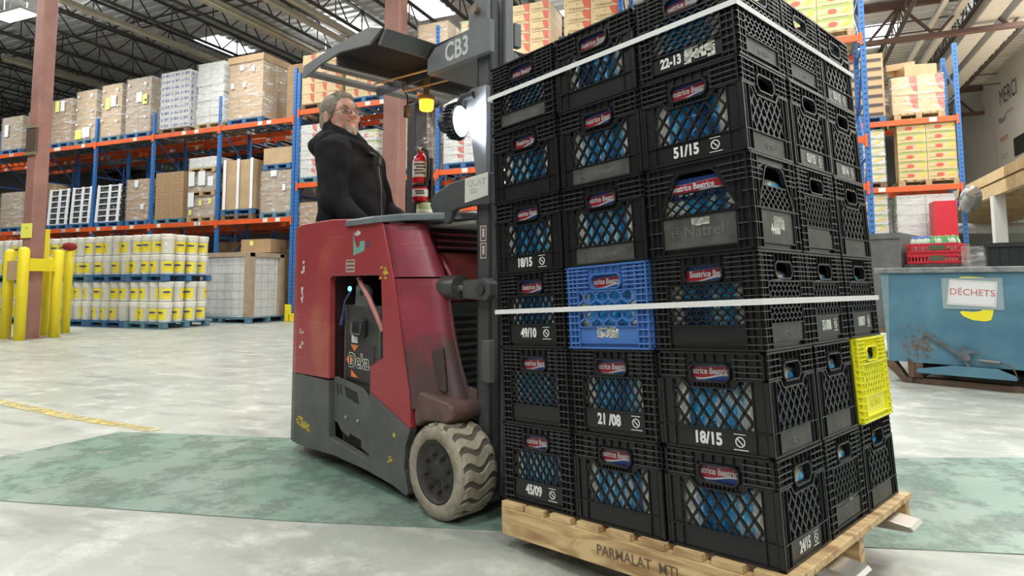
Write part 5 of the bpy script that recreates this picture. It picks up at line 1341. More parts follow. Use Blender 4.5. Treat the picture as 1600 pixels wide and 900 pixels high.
arm = [(-1.700, 1.345), (-1.668, 1.290), (-1.575, 1.246), (-1.55, 1.252), (-1.527, 1.298), (-1.50, 1.308), (-1.409, 1.314), (-1.27, 1.309), (-1.27, 1.451), (-1.428, 1.442), (-1.552, 1.430), (-1.669, 1.391)]
am = T('mast_cover_arm', MB().poly(arm, .115, .149, 'xz'), dgrey, bevel=.008)
pp = mat('yellowed paper label', (.52, .51, .46), .6)
st = T('paper_label', MB().poly([(-1.432, 1.329), (-1.277, 1.349), (-1.277, 1.449), (-1.432, 1.438)], .1135, .1148, 'xz'), pp, am)
fnt = mat('faint label ink', (.38, .38, .35), .6)
text_mesh('label_lettering', 'QUAT', .042, fnt, st, M=face_y(-1.352, .1130, 1.412)); text_mesh('label_lettering', '300', .034, fnt, st, M=face_y(-1.375, .1130, 1.376))
for z in (1.19, 1.115):
    w_ = T('warning_label', MB().box(-1.365, -1.325, .1475, .1498, z-.034, z+.034), mat('warning label dark', (.12, .07, .07), .5))
    m = MB(); a, b, d0, d1 = -1.365, -1.325, .1468, .1474
    m.box(a, b, d0, d1, z-.034, z-.031); m.box(a, b, d0, d1, z+.031, z+.034); m.box(a, a+.003, d0, d1, z-.034, z+.034); m.box(b-.003, b, d0, d1, z-.034, z+.034); m.box(-1.350, -1.340, d0, d1, z-.016, z+.008); m.cyl((-1.345, d0, z+.015), (-1.345, d1, z+.015), .006, 10)
    T('label_figure', m, wtp, w_)
T('mast_latch', MB().poly([(-1.325, .56), (-1.275, .555), (-1.275, .735), (-1.325, .73)], .12, .149, 'xz'), greyp, bevel=.004)
# headlight: looks forward over the load
HL = Vector((-1.43, .09, 1.695)); hd = Vector((.93, .36, -.03)).normalized()
Mh = Matrix.Translation(HL) @ hd.to_track_quat('Z', 'Y').to_matrix().to_4x4()
m = MB(); m.lathe([(0, -.095), (.045, -.095), (.058, -.06), (.073, -.05), (.075, -.004), (.071, 0)], 28)
for k in range(28):
    a = 2*math.pi*k/28; m.box(0, 0, 0, 0, 0, 0) if False else m.bar((.073*math.cos(a), .073*math.sin(a), -.055), (.082*math.cos(a), .082*math.sin(a), -.01), .003, .012, (math.cos(a), math.sin(a), 0))
m.xf(0, Mh); hl = T('headlight', m, mat('black lamp casting', (.03, .035, .045), .35, .3))
m = MB(); m.lathe([(0, .004), (.035, .004), (.065, .001), (.068, -.004)], 28); m.xf(0, Mh); T('headlight_lens', m, mat('lit headlight lens', (1, 1, 1), .2, emis=(.82, .9, 1.0), estr=22), hl)
m = MB(); m.poly([(-1.46, 1.77), (-1.445, 1.83), (-1.40, 1.845), (-1.30, 1.84), (-1.30, 1.44), (-1.37, 1.44), (-1.405, 1.62), (-1.43, 1.74)], .125, .149, 'xz'); T('lamp_bracket', m, lgrey, bevel=.004)
m = MB(); m.tube([(-1.45, .09, 1.765), (-1.43, .10, 1.805), (-1.38, .12, 1.81)], .018, 8); T('lamp_yoke', m, blk)
sl = bpy.data.lights.new('headlight_beam', 'SPOT'); sl.energy = 60; sl.spot_size = R(120); sl.spot_blend = .6; sl.color = (.8, .88, 1.0); sl.shadow_soft_size = .05
so = bpy.data.objects.new('headlight_beam', sl); COL.objects.link(so); so.parent = truck
so.matrix_basis = Matrix.Translation(Vector(TLOC)+HL+hd*.03) @ (-hd).to_track_quat('Z', 'Y').to_matrix().to_4x4()
# beacon
bc = Vector((-2.26, .5, 1.985)); m = MB(); m.lathe([(.052, .085), (.050, .065), (.046, .062), (0, .062)], 24, tuple(bc)); m.cyl(tuple(bc+Vector((0, 0, .085))), tuple(bc+Vector((0, 0, .20))), .02, 10)
bo = T('beacon', m, mat('beacon base', (.25, .13, .04), .5)); bo['label'] = 'amber beacon hanging under the guard'
m = MB(); m.lathe([(0, 0), (.034, .001), (.041, .010), (.043, .06), (0, .062)], 24, tuple(bc)); T('beacon_dome', m, mat('lit amber dome', (1, .45, .03), .3, emis=(1, .42, .02), estr=3), bo)
m = MB(); m.lathe([(0, .012), (.018, .014), (.02, .045), (0, .048)], 16, tuple(bc+Vector((0, 0, -.013)))); 
pl2 = bpy.data.lights.new('beacon_light', 'POINT'); pl2.energy = 2.2; pl2.color = (1, .38, .03); pl2.shadow_soft_size = .06
po = bpy.data.objects.new('beacon_light', pl2); COL.objects.link(po); po.parent = truck; po.location = Vector(TLOC)+bc+Vector((-.02, -.03, -.07))
# ------------------------------------------------------------------ extinguisher on the rear post
ER = TM @ Vector((-2.735, .80, 1.51))
ex = empty('fire_extinguisher', tuple(ER), -LY, 'red fire extinguisher with white label strapped to the guard post behind the driver', 'fire extinguisher')
redx = mat('extinguisher red', (.48, .010, .018), .25)
m = MB(); m.lathe([(0, 0), (.050, 0), (.054, .012), (.054, .27), (.045, .305), (.022, .325), (.018, .345), (0, .345)], 28); m.build('cylinder', redx, ex)
m = MB()
for (z0, z1) in ((.035, .085), (.165, .27)):
    V = []; n = 14
    for k in range(n+1):
        a = -.75-1.5+3.0*k/n; V += [(.0548*math.cos(a), .0548*math.sin(a), z0), (.0548*math.cos(a), .0548*math.sin(a), z1)]
    m.add(V, [(2*k, 2*k+2, 2*k+3, 2*k+1) for k in range(n)], True)
elab = m.build('label', mat('extinguisher label', (.62, .60, .60), .5), ex, fix=False)
m = MB()
for z, a0, a1 in ((.245, -2.6, -1.2), (.225, -2.3, -1.0), (.205, -2.6, -1.4), (.185, -2.5, -1.1), (.065, -2.4, -1.3), (.05, -2.3, -1.2)):
    V = []; n = 6
    for k in range(n+1):
        a = a0+1.1+(a1-a0)*k/n; V += [(.0553*math.cos(a), .0553*math.sin(a), z), (.0553*math.cos(a), .0553*math.sin(a), z+.011)]
    m.add(V, [(2*k, 2*k+2, 2*k+3, 2*k+1) for k in range(n)], True)
m.build('label_print', mat('label print', (.06, .05, .05), .6), elab, fix=False)
m = MB(); m.cyl((0, 0, .345), (0, 0, .375), .016, 12); m.bar((-.045, 0, .385), (.05, 0, .40), .022, .008); m.bar((-.04, 0, .405), (.045, 0, .43), .02, .008); m.cyl((0, -.016, .36), (0, -.035, .36), .018, 14); m.build('valve_handle', mat('chromed valve', (.5, .48, .46), .3, .8), ex)
m = MB(); m.tube([(.02, 0, .36), (.06, .01, .34), (.075, .01, .25), (.07, .01, .16), (.06, .0, .12)], .012, 10); m.build('hose', rubber, ex)
m = MB(); m.lathe([(.056, .10), (.057, .10), (.057, .125), (.056, .125)], 24); m.box(-.06, .06, .045, .06, .02, .3); m.build('bracket', blk, ex)
CN = TM @ Vector((-2.72, .83, 1.36))
m = MB(); m.lathe([(0, 0), (.055, 0), (.058, .01), (.058, .135), (.05, .145), (0, .145)], 24); cn = m.build('wipe_canister', mat('pale green canister', (.42, .55, .30), .5), loc=tuple(CN)); tag(cn, 'pale green canister under the fire extinguisher', 'canister')
m = MB(); m.lathe([(.059, .05), (.0595, .05), (.0595, .10), (.059, .10)], 24); m.build('canister_label', mat('canister label', (.6, .62, .5), .5), cn); 
# ------------------------------------------------------------------ blue self dumping hopper
DP = Vector((1.12, 7.18, 0)); DR = -math.atan2(.42, .95)*.95
dm = empty('dumpster', tuple(DP), DR, 'blue steel self dumping hopper with a taped sign reading DÉCHETS', 'dumpster')
def blue_steel():
    m, nt, b = _nt('scratched blue hopper paint'); N = nt.nodes; L = nt.links
    tc = N.new('ShaderNodeTexCoord')
    n = N.new('ShaderNodeTexNoise'); n.inputs['Scale'].default_value = 3; n.inputs['Detail'].default_value = 8; L.new(tc.outputs['Object'], n.inputs['Vector'])
    r = N.new('ShaderNodeValToRGB'); e = r.color_ramp.elements; e[0].position = .35; e[0].color = (.060, .155, .22, 1); e[1].position = .65; e[1].color = (.095, .22, .30, 1)
    L.new(n.outputs['Fac'], r.inputs['Fac'])
    # rust blooms around the lower left area
    mp = N.new('ShaderNodeMapping'); mp.inputs['Location'].default_value = (-.10, 0, -.36); L.new(tc.outputs['Object'], mp.inputs[0])
    g = N.new('ShaderNodeVectorMath'); g.operation = 'LENGTH'; L.new(mp.outputs[0], g.inputs[0])
    mr = N.new('ShaderNodeMapRange'); mr.inputs['From Min'].default_value = .1; mr.inputs['From Max'].default_value = .34; mr.inputs['To Min'].default_value = .20; mr.inputs['To Max'].default_value = -.12; L.new(g.outputs['Value'], mr.inputs['Value'])
    n2 = N.new('ShaderNodeTexNoise'); n2.inputs['Scale'].default_value = 16; n2.inputs['Detail'].default_value = 8; n2.inputs['Roughness'].default_value = .75; L.new(tc.outputs['Object'], n2.inputs['Vector'])
    ad = N.new('ShaderNodeMath'); ad.operation = 'ADD'; L.new(mr.outputs[0], ad.inputs[0]); L.new(n2.outputs['Fac'], ad.inputs[1])
    r2 = N.new('ShaderNodeMapRange'); r2.inputs['From Min'].default_value = .66; r2.inputs['From Max'].default_value = .74; L.new(ad.outputs[0], r2.inputs['Value'])
    mx = N.new('ShaderNodeMixRGB'); mx.inputs[2].default_value = (.13, .075, .05, 1); L.new(r2.outputs[0], mx.inputs[0]); L.new(r.outputs['Color'], mx.inputs[1])
    L.new(mx.outputs[0], b.inputs['Base Color']); b.inputs['Roughness'].default_value = .48
    return m
bs = blue_steel()
rust = mat('rusty brown base steel', (.17, .105, .065), .75, .2, col2=(.08, .05, .035), vscale=7)
# hopper: local x along the face, local y into depth, near face y=0
L_, W_ = 2.6, 1.45
def body(z, x0, y0): return [(-.14+x0, y0, z), (L_, y0, z), (L_, W_-y0, z), (-.14+x0, W_-y0, z)]
m = MB()
outer = [[(-.165, 0, .20), (L_, 0, .20), (L_, W_, .20), (-.165, W_, .20)], [(-.20, 0, 1.06), (L_+.05, 0, 1.06), (L_+.05, W_, 1.06), (-.20, W_, 1.06)]]
inner = [[(-.19, .012, 1.06), (L_+.04, .012, 1.06), (L_+.04, W_-.012, 1.06), (-.19, W_-.012, 1.06)], [(-.155, .012, .22), (L_-.01, .012, .22), (L_-.01, W_-.012, .22), (-.155, W_-.012, .22)]]
m.loft(outer+inner, smooth=False); m.build('hopper', bs, dm)
m = MB(); m.box(-.25, L_+.07, -.03, .03, 1.05, 1.10); m.box(-.25, L_+.07, W_-.03, W_+.03, 1.05, 1.10); m.box(-.25, -.19, .03, W_-.03, 1.05, 1.10); m.box(L_+.02, L_+.07, .03, W_-.03, 1.05, 1.10)
m.build('rim', mat('worn grey rim', (.30, .30, .29), .5, .3, col2=(.14, .17, .19), vscale=12), dm, bevel=.006)
m = MB(); m.poly([(-.165, .20), (-.155, .20), (-.125, 1.05), (-.20, 1.05)], -.004, 0, 'xz')
m.build('pale_stripe', mat('pale blue worn paint', (.20, .29, .32), .5, 0, col2=(.13, .22, .26), vscale=6), dm)
# base frame
m = MB(); m.box(.0, L_, .02, .14, 0, .055); m.box(.0, L_, W_-.14, W_-.02, 0, .055); m.box(.04, .12, .0, W_, .06, .20); m.box(.9, 1.0, .0, W_, .06, .20); m.box(2.3, 2.42, 0, W_, .06, .2)
m.poly([(-.19, .20), (-.12, .20), (-.02, .05), (.03, .05), (.03, 0), (-.04, 0), (-.19, .15)], .0, .12, 'xz')
m.build('base_frame', rust, dm, bevel=.004)
m = MB(); m.poly([(.08, .145), (.37, .20), (.70, .20), (.83, .145), (.83, .125), (.08, .125)], -.06, -.03, 'xz'); m.box(.08, .83, -.06, .06, .11, .127); m.build('rocker_plate', bs, dm, bevel=.003)
m = MB(); m.bar((.145, -.03, .49), (.45, -.045, .29), .035, .014, (0, 1, 0)); m.bar((.45, -.045, .29), (.49, -.045, .20), .03, .014, (0, 1, 0)); m.poly([(.41, .25), (.45, .405), (.467, .35), (.58, .35), (.58, .33), (.50, .32), (.51, .25)], -.05, -.035, 'xz')
m.build('latch_lever', mat('dirty blue lever', (.10, .16, .19), .6, .1, col2=(.09, .075, .06), vscale=12), dm, bevel=.003)
m = MB(); m.cyl((.487, -.075, .283), (.487, -.03, .283), .026, 16); m.cyl((.57, -.05, .263), (.72, -.05, .255), .015, 12); m.build('latch_pivot', mat('greasy pivot steel', (.2, .2, .2), .4, .6), dm)
m = MB(); m.tube([(.72, -.05, .255), (.78, -.05, .24), (.82, -.05, .19), (.83, -.05, .15)], .006, 6); m.build('chain', rust, dm)
m = MB(); m.poly([(.00, .24), (.05, .20), (.05, .06), (.00, .06)], -.012, .0, 'xz'); m.build('corner_bracket', rust, dm)
ys = mat('yellow painted five', (.80, .70, .03), .5)
m = MB(); pts = [(0.4411, 0.9752), (0.4576, 1.0084), (0.517, 1.0126), (0.6226, 1.0042), (0.6919, 0.9918), (0.7051, 0.9462), (0.6886, 0.6888), (0.6688, 0.6224), (0.6226, 0.61), (0.5302, 0.6183), (0.4642, 0.6515), (0.4411, 0.6847), (0.451, 0.6971), (0.5434, 0.693), (0.5962, 0.7013), (0.6226, 0.7304), (0.6259, 0.9212), (0.583, 0.942), (0.4642, 0.9462)]
m.poly([(x-.0, z) for x, z in pts], -.0035, -.0005, 'xz'); m.build('painted_numeral', ys, dm)
m = MB(); m.box(.31, .77, -.006, -.004, .715, 1.0); m.build('clear_tape', mat('cloudy tape', (.28, .36, .38), .25), dm)
m = MB(); m.poly([(.345, .757), (.710, .738), (.733, .965), (.376, .987)], -.009, -.0065, 'xz'); pn = m.build('sign', mat('white sign paper', (.70, .69, .70), .5), dm)
MS = Matrix.Translation((.541, -.0098, .866)) @ Matrix.Rotation(R(3), 4, 'Y') @ Matrix.Rotation(R(90), 4, 'X')
text_mesh('sign_lettering', 'DÉCHETS', .082, mat('faded red ink', (.50, .12, .15), .6), pn, M=MS, squeeze=.98)
m = MB(); 
for a, b in (((.357, .768), (.700, .750)), ((.700, .750), (.722, .955)), ((.722, .955), (.386, .976)), ((.386, .976), (.357, .768))): m.bar((a[0], -.0096, a[1]), (b[0], -.0096, b[1]), .003, .001, (0, 1, 0))
m.build('sign_border', mat('pale border ink', (.5, .35, .36), .6), pn)

# things standing behind the hopper
DM = Matrix.Translation(DP) @ Matrix.Rotation(DR, 4, 'Z')
def dp(x, y, z): return tuple(DM @ Vector((x, y, z)))
# grey bulk bin behind, wrapped goods, red crates with bottles, black totes
m = MB(); 
m.loft([[(0, 0, 0), (1.0, 0, 0), (1.0, .78, 0), (0, .78, 0)], [(-.02, -.02, 1.2), (1.02, -.02, 1.2), (1.02, .8, 1.2), (-.02, .8, 1.2)], [(.01, .01, 1.2), (.99, .01, 1.2), (.99, .77, 1.2), (.01, .77, 1.2)], [(.03, .03, .05), (.97, .03, .05), (.97, .75, .05), (.03, .75, .05)]], smooth=False)
m.box(-.04, 1.04, -.04, -.02, 1.13, 1.2)
TBZ = .38
o = m.build('bulk_bin', mat('grey bin plastic', (.16, .16, .155), .5, 0, col2=(.11, .11, .105), vscale=5), loc=dp(-1.53, 2.05, TBZ+.0), rot=(0, 0, DR)); tag(o, 'grey bulk bin with a dark rim behind the left end of the hopper', 'bin')
tb = empty('packing_table', dp(-1.6, 2.0, 0), DR, 'dark low platform holding the bins and crates behind the hopper', 'platform')
m = MB(); m.box(0, 4.4, 0, 1.2, TBZ-.06, TBZ-.001); m.build('top', pal_dark, tb)
for (x, y) in ((.05, .05), (4.45, .05), (.05, 1.15), (4.45, 1.15), (2.2, .05), (2.2, 1.15)): MB().box(x, x+.1, y, y+.1, 0, TBZ-.06).build('leg', pal_dark, tb)
rc = mat('red bottle crate plastic', (.55, .02, .035), .4); 
def rcrate(x, y, z, rz, lab, w=.54, d=.42, h=.125):
    o = empty('bottle_crate', dp(x, y, z), DR+rz, lab, 'crate'); m = MB()
    for a, b, c, d_ in ((0, w, 0, .012), (0, w, d-.012, d), (0, .012, .012, d-.012), (w-.012, w, .012, d-.012)):
        m.box(a, b, c, d_, 0, .035); m.box(a, b, c, d_, h-.04, h)
    n = 14
    for k in range(n+1):
        x_ = k*(w-.012)/n; m.box(x_, x_+.016, 0, .012, .035, h-.04); m.box(x_, x_+.016, d-.012, d, .035, h-.04)
    for k in range(7):
        y_ = k*(d-.012)/6; m.box(0, .012, y_, y_+.016, .035, h-.04); m.box(w-.012, w, y_, y_+.016, .035, h-.04)
    m.box(0, w, 0, d, 0, .012); m.build('body', rc, o)
    MB().box(w*.45, w*.75, -.004, 0, h*.35, h*.8).build('panel', mat('crate panel dark', (.08, .10, .05), .5), o)
    return o
rcrate(-.465, 2.10, 1.181, .0, 'lower red bottle crate with a white sticker behind the hopper rim')
rcrate(-.465, 2.10, 1.308, .0, 'upper red bottle crate full of soft drink bottles above the hopper')
m = MB(); m.box(0, .58, 0, .62, 0, .80); o = m.build('wrapped_goods', mat('dark wrapped goods', (.10, .085, .085), .35, 0, col2=(.035, .03, .03), vscale=9), loc=dp(-.49, 2.06, TBZ), rot=(0, 0, DR)); tag(o, 'dark wrapped goods under the red bottle crates behind the hopper', 'wrapped goods')
MB().box(.9, 1.08, 2.115, 2.118, 1.13, 1.24).build('sticker', sheetw, None) if False else None
bl_g = mat('green drink bottle', (.10, .35, .10), .2); bl_w = mat('white bottle label', (.65, .65, .65), .4); bl_b = mat('blue bottle cap', (.06, .10, .45), .4); bl_c = mat('pale drink', (.55, .60, .50), .2)
def bottle_me(c, cap):
    m = MB(); m.lathe([(0, 0), (.028, 0), (.031, .01), (.031, .13), (.026, .155), (.014, .18), (.013, .19), (0, .19)], 12); b_ = m.mesh('bottle', c)
    m = MB(); m.lathe([(.0318, .05), (.0318, .12)], 12); l_ = m.mesh('label', bl_w)
    m = MB(); m.lathe([(.016, .185), (.016, .208), (0, .208)], 10); c_ = m.mesh('cap', cap); return b_, l_, c_
BT = [bottle_me(bl_g, bl_g), bottle_me(bl_c, bl_b), bottle_me(bl_c, bl_g)]
cl_ = ['leftmost', 'second', 'third', 'fourth', 'fifth', 'sixth', 'seventh', 'eighth', 'ninth', 'tenth', 'eleventh', 'twelfth', 'thirteenth']
for j in range(3):
    for i in range(7):
        t_ = BT[1] if i < 3 else (BT[0] if (i+j) % 2 else BT[2])
        o = bpy.data.objects.new('drink_bottle', t_[0]); COL.objects.link(o); o.location = dp(-.465+.055+i*.071, 2.10+.07+j*.13, 1.321); 
        for n_, me in (('label', t_[1]), ('cap', t_[2])):
            c = bpy.data.objects.new(n_, me); COL.objects.link(c); c.parent = o
        tag(o, '%s drink bottle, %s in the %s row of the red crate' % ('blue capped' if i < 3 else 'green', cl_[i], ['front', 'middle', 'back'][j]), 'bottle', 'bottles in the red crates')
tk = mat('black tote plastic', (.02, .02, .021), .45)
def tote(x, y, z, lab, w=.6, h=.34):
    m = MB()
    for a, b, c, d_ in ((0, w, 0, .015), (0, w, .385, .4), (0, .015, .015, .385), (w-.015, w, .015, .385)): m.box(a, b, c, d_, 0, h)
    m.box(0, w, 0, .4, 0, .012); m.box(-.02, w+.02, -.02, 0, h-.05, h); m.box(-.02, w+.02, .4, .42, h-.05, h)
    for k in range(7): m.box(.02+k*(w-.06)/6, .032+k*(w-.06)/6, -.012, 0, .02, h-.05)
    tag(m.build('storage_tote', tk, loc=dp(x, y, z), rot=(0, 0, DR)), lab, 'tote')
for i, x in enumerate((.34, .98, 1.62)):
    for k in range(3):
        tote(x, 2.15, TBZ+k*.345+.001, 'black tote behind the hopper, %s column, %s' % (['left', 'middle', 'right'][i], ['bottom', 'second', 'topmost'][k]))
m = MB(); m.box(0, .22, 0, .45, 0, 1.0); o = m.build('wrapped_goods', film, loc=dp(.10, 2.12, TBZ), rot=(0, 0, DR)); tag(o, 'clear film bundle right of the red bottle crates', 'wrapped goods')
# ------------------------------------------------------------------ the driver
# local frame of the truck: u forward, v away from camera, z up; he stands in the compartment near the rear
PU, PV = -2.66, .30
pb = TM @ Vector((-2.74, .29, .122))
def limb(m, pts, n=18):
    """pts: (x, y, z, rx, ry) elliptical rings along z-ish path"""
    rings = []
    P_ = [Vector(p[:3]) for p in pts]
    for i, p in enumerate(pts):
        t = (P_[min(i+1, len(P_)-1)]-P_[max(i-1, 0)]).normalized()
        a = Vector((1, 0, 0)) if abs(t.x) < .8 else Vector((0, 0, 1))
        a = (a-t*a.dot(t)).normalized(); b = t.cross(a)
        rings.append([tuple(P_[i]+a*(p[3]*math.cos(2*math.pi*k/n))+b*(p[4]*math.sin(2*math.pi*k/n))) for k in range(n)])
    m.loft(rings)
def ell(m, c, r, M=None, n=24, k=14):
    i0 = m.mark(); V = []; F = []
    for i in range(k+1):
        v = -math.pi/2+math.pi*i/k
        for j in range(n):
            u = 2*math.pi*j/n; p = Vector((r[0]*math.cos(v)*math.cos(u), r[1]*math.cos(v)*math.sin(u), r[2]*math.sin(v)))
            if M: p = M @ p
            V.append(tuple(p+Vector(c)))
    for i in range(k):
        for j in range(n): F.append((i*n+j, i*n+(j+1)%n, (i+1)*n+(j+1)%n, (i+1)*n+j))
    m.add(V, F, True)
def remeshed(name, m, mt, parent, voxel, smooth=2, M=None, disp=None):
    me = m.mesh(name, mt); o = bpy.data.objects.new(name, me); COL.objects.link(o)
    r = o.modifiers.new('r', 'REMESH'); r.mode = 'VOXEL'; r.voxel_size = voxel; r.use_smooth_shade = True
    s = o.modifiers.new('s', 'CORRECTIVE_SMOOTH') if False else o.modifiers.new('s', 'SMOOTH'); s.factor = .6; s.iterations = smooth
    bpy.context.view_layer.update()
    dg = bpy.context.evaluated_depsgraph_get(); ev = o.evaluated_get(dg)
    me2 = bpy.data.meshes.new_from_object(ev); me2.name = name
    o.modifiers.clear(); o.data = me2
    if disp:
        for v in me2.vertices: v.co = disp(v.co, v.normal)
    if M is not None: me2.transform(M)
    for p in me2.polygons: p.use_smooth = True
    me2.materials.clear(); me2.materials.append(mt)
    if parent: o.parent = parent
    return o
skin = mat('ruddy skin', (.60, .34, .27), .45, 0, col2=(.53, .27, .21), vscale=14, lo=.4, hi=.6)
skin.node_tree.nodes['Principled BSDF'].inputs['Subsurface Weight'].default_value = .15
skin.node_tree.nodes['Principled BSDF'].inputs['Subsurface Radius'].default_value = (.02, .008, .004)
hairm = mat('greying sandy hair', (.28, .23, .18), .6, 0, col2=(.17, .14, .11), vscale=60, bump=.8, bscale=90)
beardm = mat('grey goatee', (.46, .41, .37), .7, 0, col2=(.40, .31, .26), vscale=70, bump=.6, bscale=120)
fleece = mat('black fleece', (.016, .017, .020), .9, 0, col2=(.011, .011, .013), vscale=20, bump=.5, bscale=160, spec=.15)
jeans = mat('dark trousers', (.02, .022, .03), .85)
SC = 1.17
# Person frame: +X = where his chest faces, +Y = his left, origin between his feet. Metres at 1.0 scale
HZ = 1.60    # head centre
# ---- head in its own frame: +X face, centre at origin
def head_mesh():
    m = MB()
    ell(m, (-.012, 0, .035), (.098, .076, .088))             # cranium
    ell(m, (.028, 0, -.02), (.070, .064, .088))               # face
    ell(m, (.045, 0, -.078), (.045, .042, .030))               # chin
    for s_ in (-1, 1):
        ell(m, (.030, s_*.040, -.058), (.042, .022, .036))    # jowls
        ell(m, (.068, s_*.034, -.018), (.026, .024, .022))    # cheeks
        ell(m, (.080, s_*.030, .026), (.016, .026, .010))     # brow
        ell(m, (-.004, s_*.078, -.004), (.020, .008, .030), Matrix.Rotation(s_*R(-14), 3, 'Z'))   # ear
        ell(m, (-.012, s_*.072, .000), (.010, .014, .018))
        ell(m, (.106, s_*.012, -.022), (.010, .009, .008))    # nostril wing
    limb(m, [(.084, 0, .020, .010, .008), (.100, 0, -.002, .010, .010), (.114, 0, -.020, .012, .012), (.100, 0, -.030, .010, .012)], 12)
    ell(m, (.088, 0, -.046), (.013, .026, .0075)); ell(m, (.086, 0, -.058), (.012, .023, .0075)); ell(m, (.083, 0, -.074), (.014, .020, .016))
    ell(m, (-.055, 0, -.075), (.055, .05, .05))             # nape
    limb(m, [(-.02, 0, -.05, .058, .055), (-.02, 0, -.10, .056, .055), (-.02, 0, -.14, .056, .056)], 20)
    return m
def head_disp(co, no):
    for s_ in (-1, 1):
        d = (co - Vector((.094, s_*.031, .006))).length
        if d < .022: co = co - Vector((.011*(1-d/.022), 0, 0))
        d = abs(co.z+.052)
        if co.x > .08 and abs(co.y) < .026 and d < .003: co = co - Vector((.0035, 0, 0))*.5
    return co
# body pose in the person frame (chest faces +X), right side is -Y
person_M = Matrix.Translation(pb) @ Matrix.Rotation(-LY+R(32), 4, 'Z') @ Matrix.Scale(SC, 4)
headM = Matrix.Translation((-.072, .0, HZ+.00)) @ Matrix.Scale(1.10, 4) @ Matrix.Rotation(R(-27), 4, 'Z') @ Matrix.Rotation(R(-8), 4, 'Y')
hb = head_mesh(); hb.xf(0, headM)
b = MB(); b.v = list(hb.v); b.f = list(hb.f); b.mi = list(hb.mi); b.sm = list(hb.sm)
# torso, legs, arms under the clothes
limb(b, [(-.01, 0, .86, .11, .16), (.0, 0, 1.0, .12, .155), (.01, 0, 1.2, .12, .17), (0, 0, 1.36, .10, .17), (0, 0, 1.42, .06, .09), (-.03, 0, 1.47, .055, .058), (-.05, 0, 1.53, .056, .058)], 22)
for s_ in (-1, 1):
    limb(b, [(0, s_*.09, .9, .085, .085), (.02, s_*.10, .5, .055, .055), (0, s_*.10, .10, .040, .040), (0, s_*.10, .03, .045, .045)], 14)
    limb(b, [(-.03, s_*.10, .035, .035, .035), (.08, s_*.105, .035, .04, .035), (.17, s_*.11, .03, .03, .025)], 12)
ARM_R = [(-.005, -.185, 1.385), (.03, -.235, 1.14), (.17, -.20, 1.0), (.27, -.17, .955)]
ARM_L = [(-.005, .185, 1.385), (.06, .245, 1.14), (.24, .20, 1.01), (.34, .16, .97)]
for A in (ARM_R, ARM_L):
    limb(b, [(*A[0], .055, .055), (*A[1], .042, .042), (*A[2], .034, .034), (*A[3], .026, .030)], 14)
    w = Vector(A[3]); d = (w-Vector(A[2])).normalized(); sd = Vector((0, 0, 1)).cross(d).normalized()
    limb(b, [(*(w), .026, .030), (*(w+d*.04), .016, .040), (*(w+d*.085), .013, .042)], 14)
    for q, (o_, ln) in enumerate(((-.033, .062), (-.011, .072), (.011, .068), (.032, .052))):
        f0 = w+d*.08+sd*o_; f1 = f0+d*ln*.45+Vector((0, 0, -.008)); f2 = f1+d*ln*.3+Vector((0, 0, -.022)); f3 = f2+Vector((0, 0, -.02))
        limb(b, [(*f0, .0095, .0095), (*f1, .009, .009), (*f2, .008, .008), (*f3, .007, .007)], 8)
    th = -1 if A is ARM_L else 1
    t0 = w+d*.02+sd*th*.03; t1 = t0+d*.03+sd*th*.02+Vector((0, 0, -.01)); t2 = t1+d*.03+sd*th*.004+Vector((0, 0, -.018))
    limb(b, [(*t0, .012, .012), (*t1, .010, .010), (*t2, .008, .008)], 8)
hi_ = headM.inverted()
def disp_all(co, no):
    if co.z > 1.48: return headM @ head_disp(hi_ @ co, no)
    return co
person = remeshed('person', b, skin, None, .0055, 3, None, disp_all)
person.matrix_world = person_M
tag(person, 'man with grey hair, goatee and glasses in a black hooded fleece driving the truck', 'person')
# hoodie
c = MB()
limb(c, [(-.01, 0, .80, .150, .185), (-.01, 0, .90, .160, .20), (.0, 0, 1.05, .165, .20), (.005, 0, 1.20, .160, .205), (-.005, 0, 1.33, .140, .205), (-.01, 0, 1.41, .105, .165), (-.005, 0, 1.47, .082, .100)], 28)
for A, sx in ((ARM_R, -1), (ARM_L, 1)):
    a0, a1, a2, a3 = [Vector(p) for p in A]
    limb(c, [(*(a0+Vector((0, -sx*.05, .015))), .085, .09), (*a0, .095, .092), (*(a0*.5+a1*.5), .080, .078), (*a1, .070, .070), (*(a1*.5+a2*.5), .062, .064), (*a2, .054, .056), (*(a2*.25+a3*.75), .042, .044)], 18)
    ell(c, tuple(a1+Vector((-.012, 0, -.01))), (.068, .066, .062))
# hood lying on the back and collar round the neck
hp = [(-.145, 0, 1.46), (-.125, -.085, 1.46), (-.06, -.125, 1.455), (.02, -.105, 1.445), (.085, -.05, 1.415), (.105, 0, 1.385), (.085, .05, 1.415), (.02, .105, 1.445), (-.06, .125, 1.455), (-.125, .085, 1.46)]
c.tube(hp, [.052, .055, .052, .040, .030, .026, .030, .040, .052, .055], 12, closed=True)
ell(c, (-.155, 0, 1.445), (.080, .125, .062), Matrix.Rotation(R(12), 3, 'Y')); ell(c, (-.125, 0, 1.50), (.065, .095, .042))
c.tube([(-.13, 0, 1.555), (-.115, -.06, 1.55), (-.06, -.085, 1.525), (.0, -.075, 1.49), (.045, -.03, 1.465), (.045, .03, 1.465), (.0, .075, 1.49), (-.06, .085, 1.525), (-.115, .06, 1.55)], .026, 10, closed=True)
limb(c, [(-.01, 0, 1.40, .10, .12), (-.03, 0, 1.46, .088, .095), (-.045, 0, 1.50, .078, .082)], 20)
def folds(co, no):
    f = math.sin(co.z*55+co.x*30+co.y*18)*.0022+math.sin(co.z*31-co.x*42+co.y*25)*.003
    k = 1.0 if co.z < 1.40 else .6
    return co+no*f*k
hood = remeshed('hooded_fleece', c, fleece, None, .009, 4, None, folds)
hood.parent = person
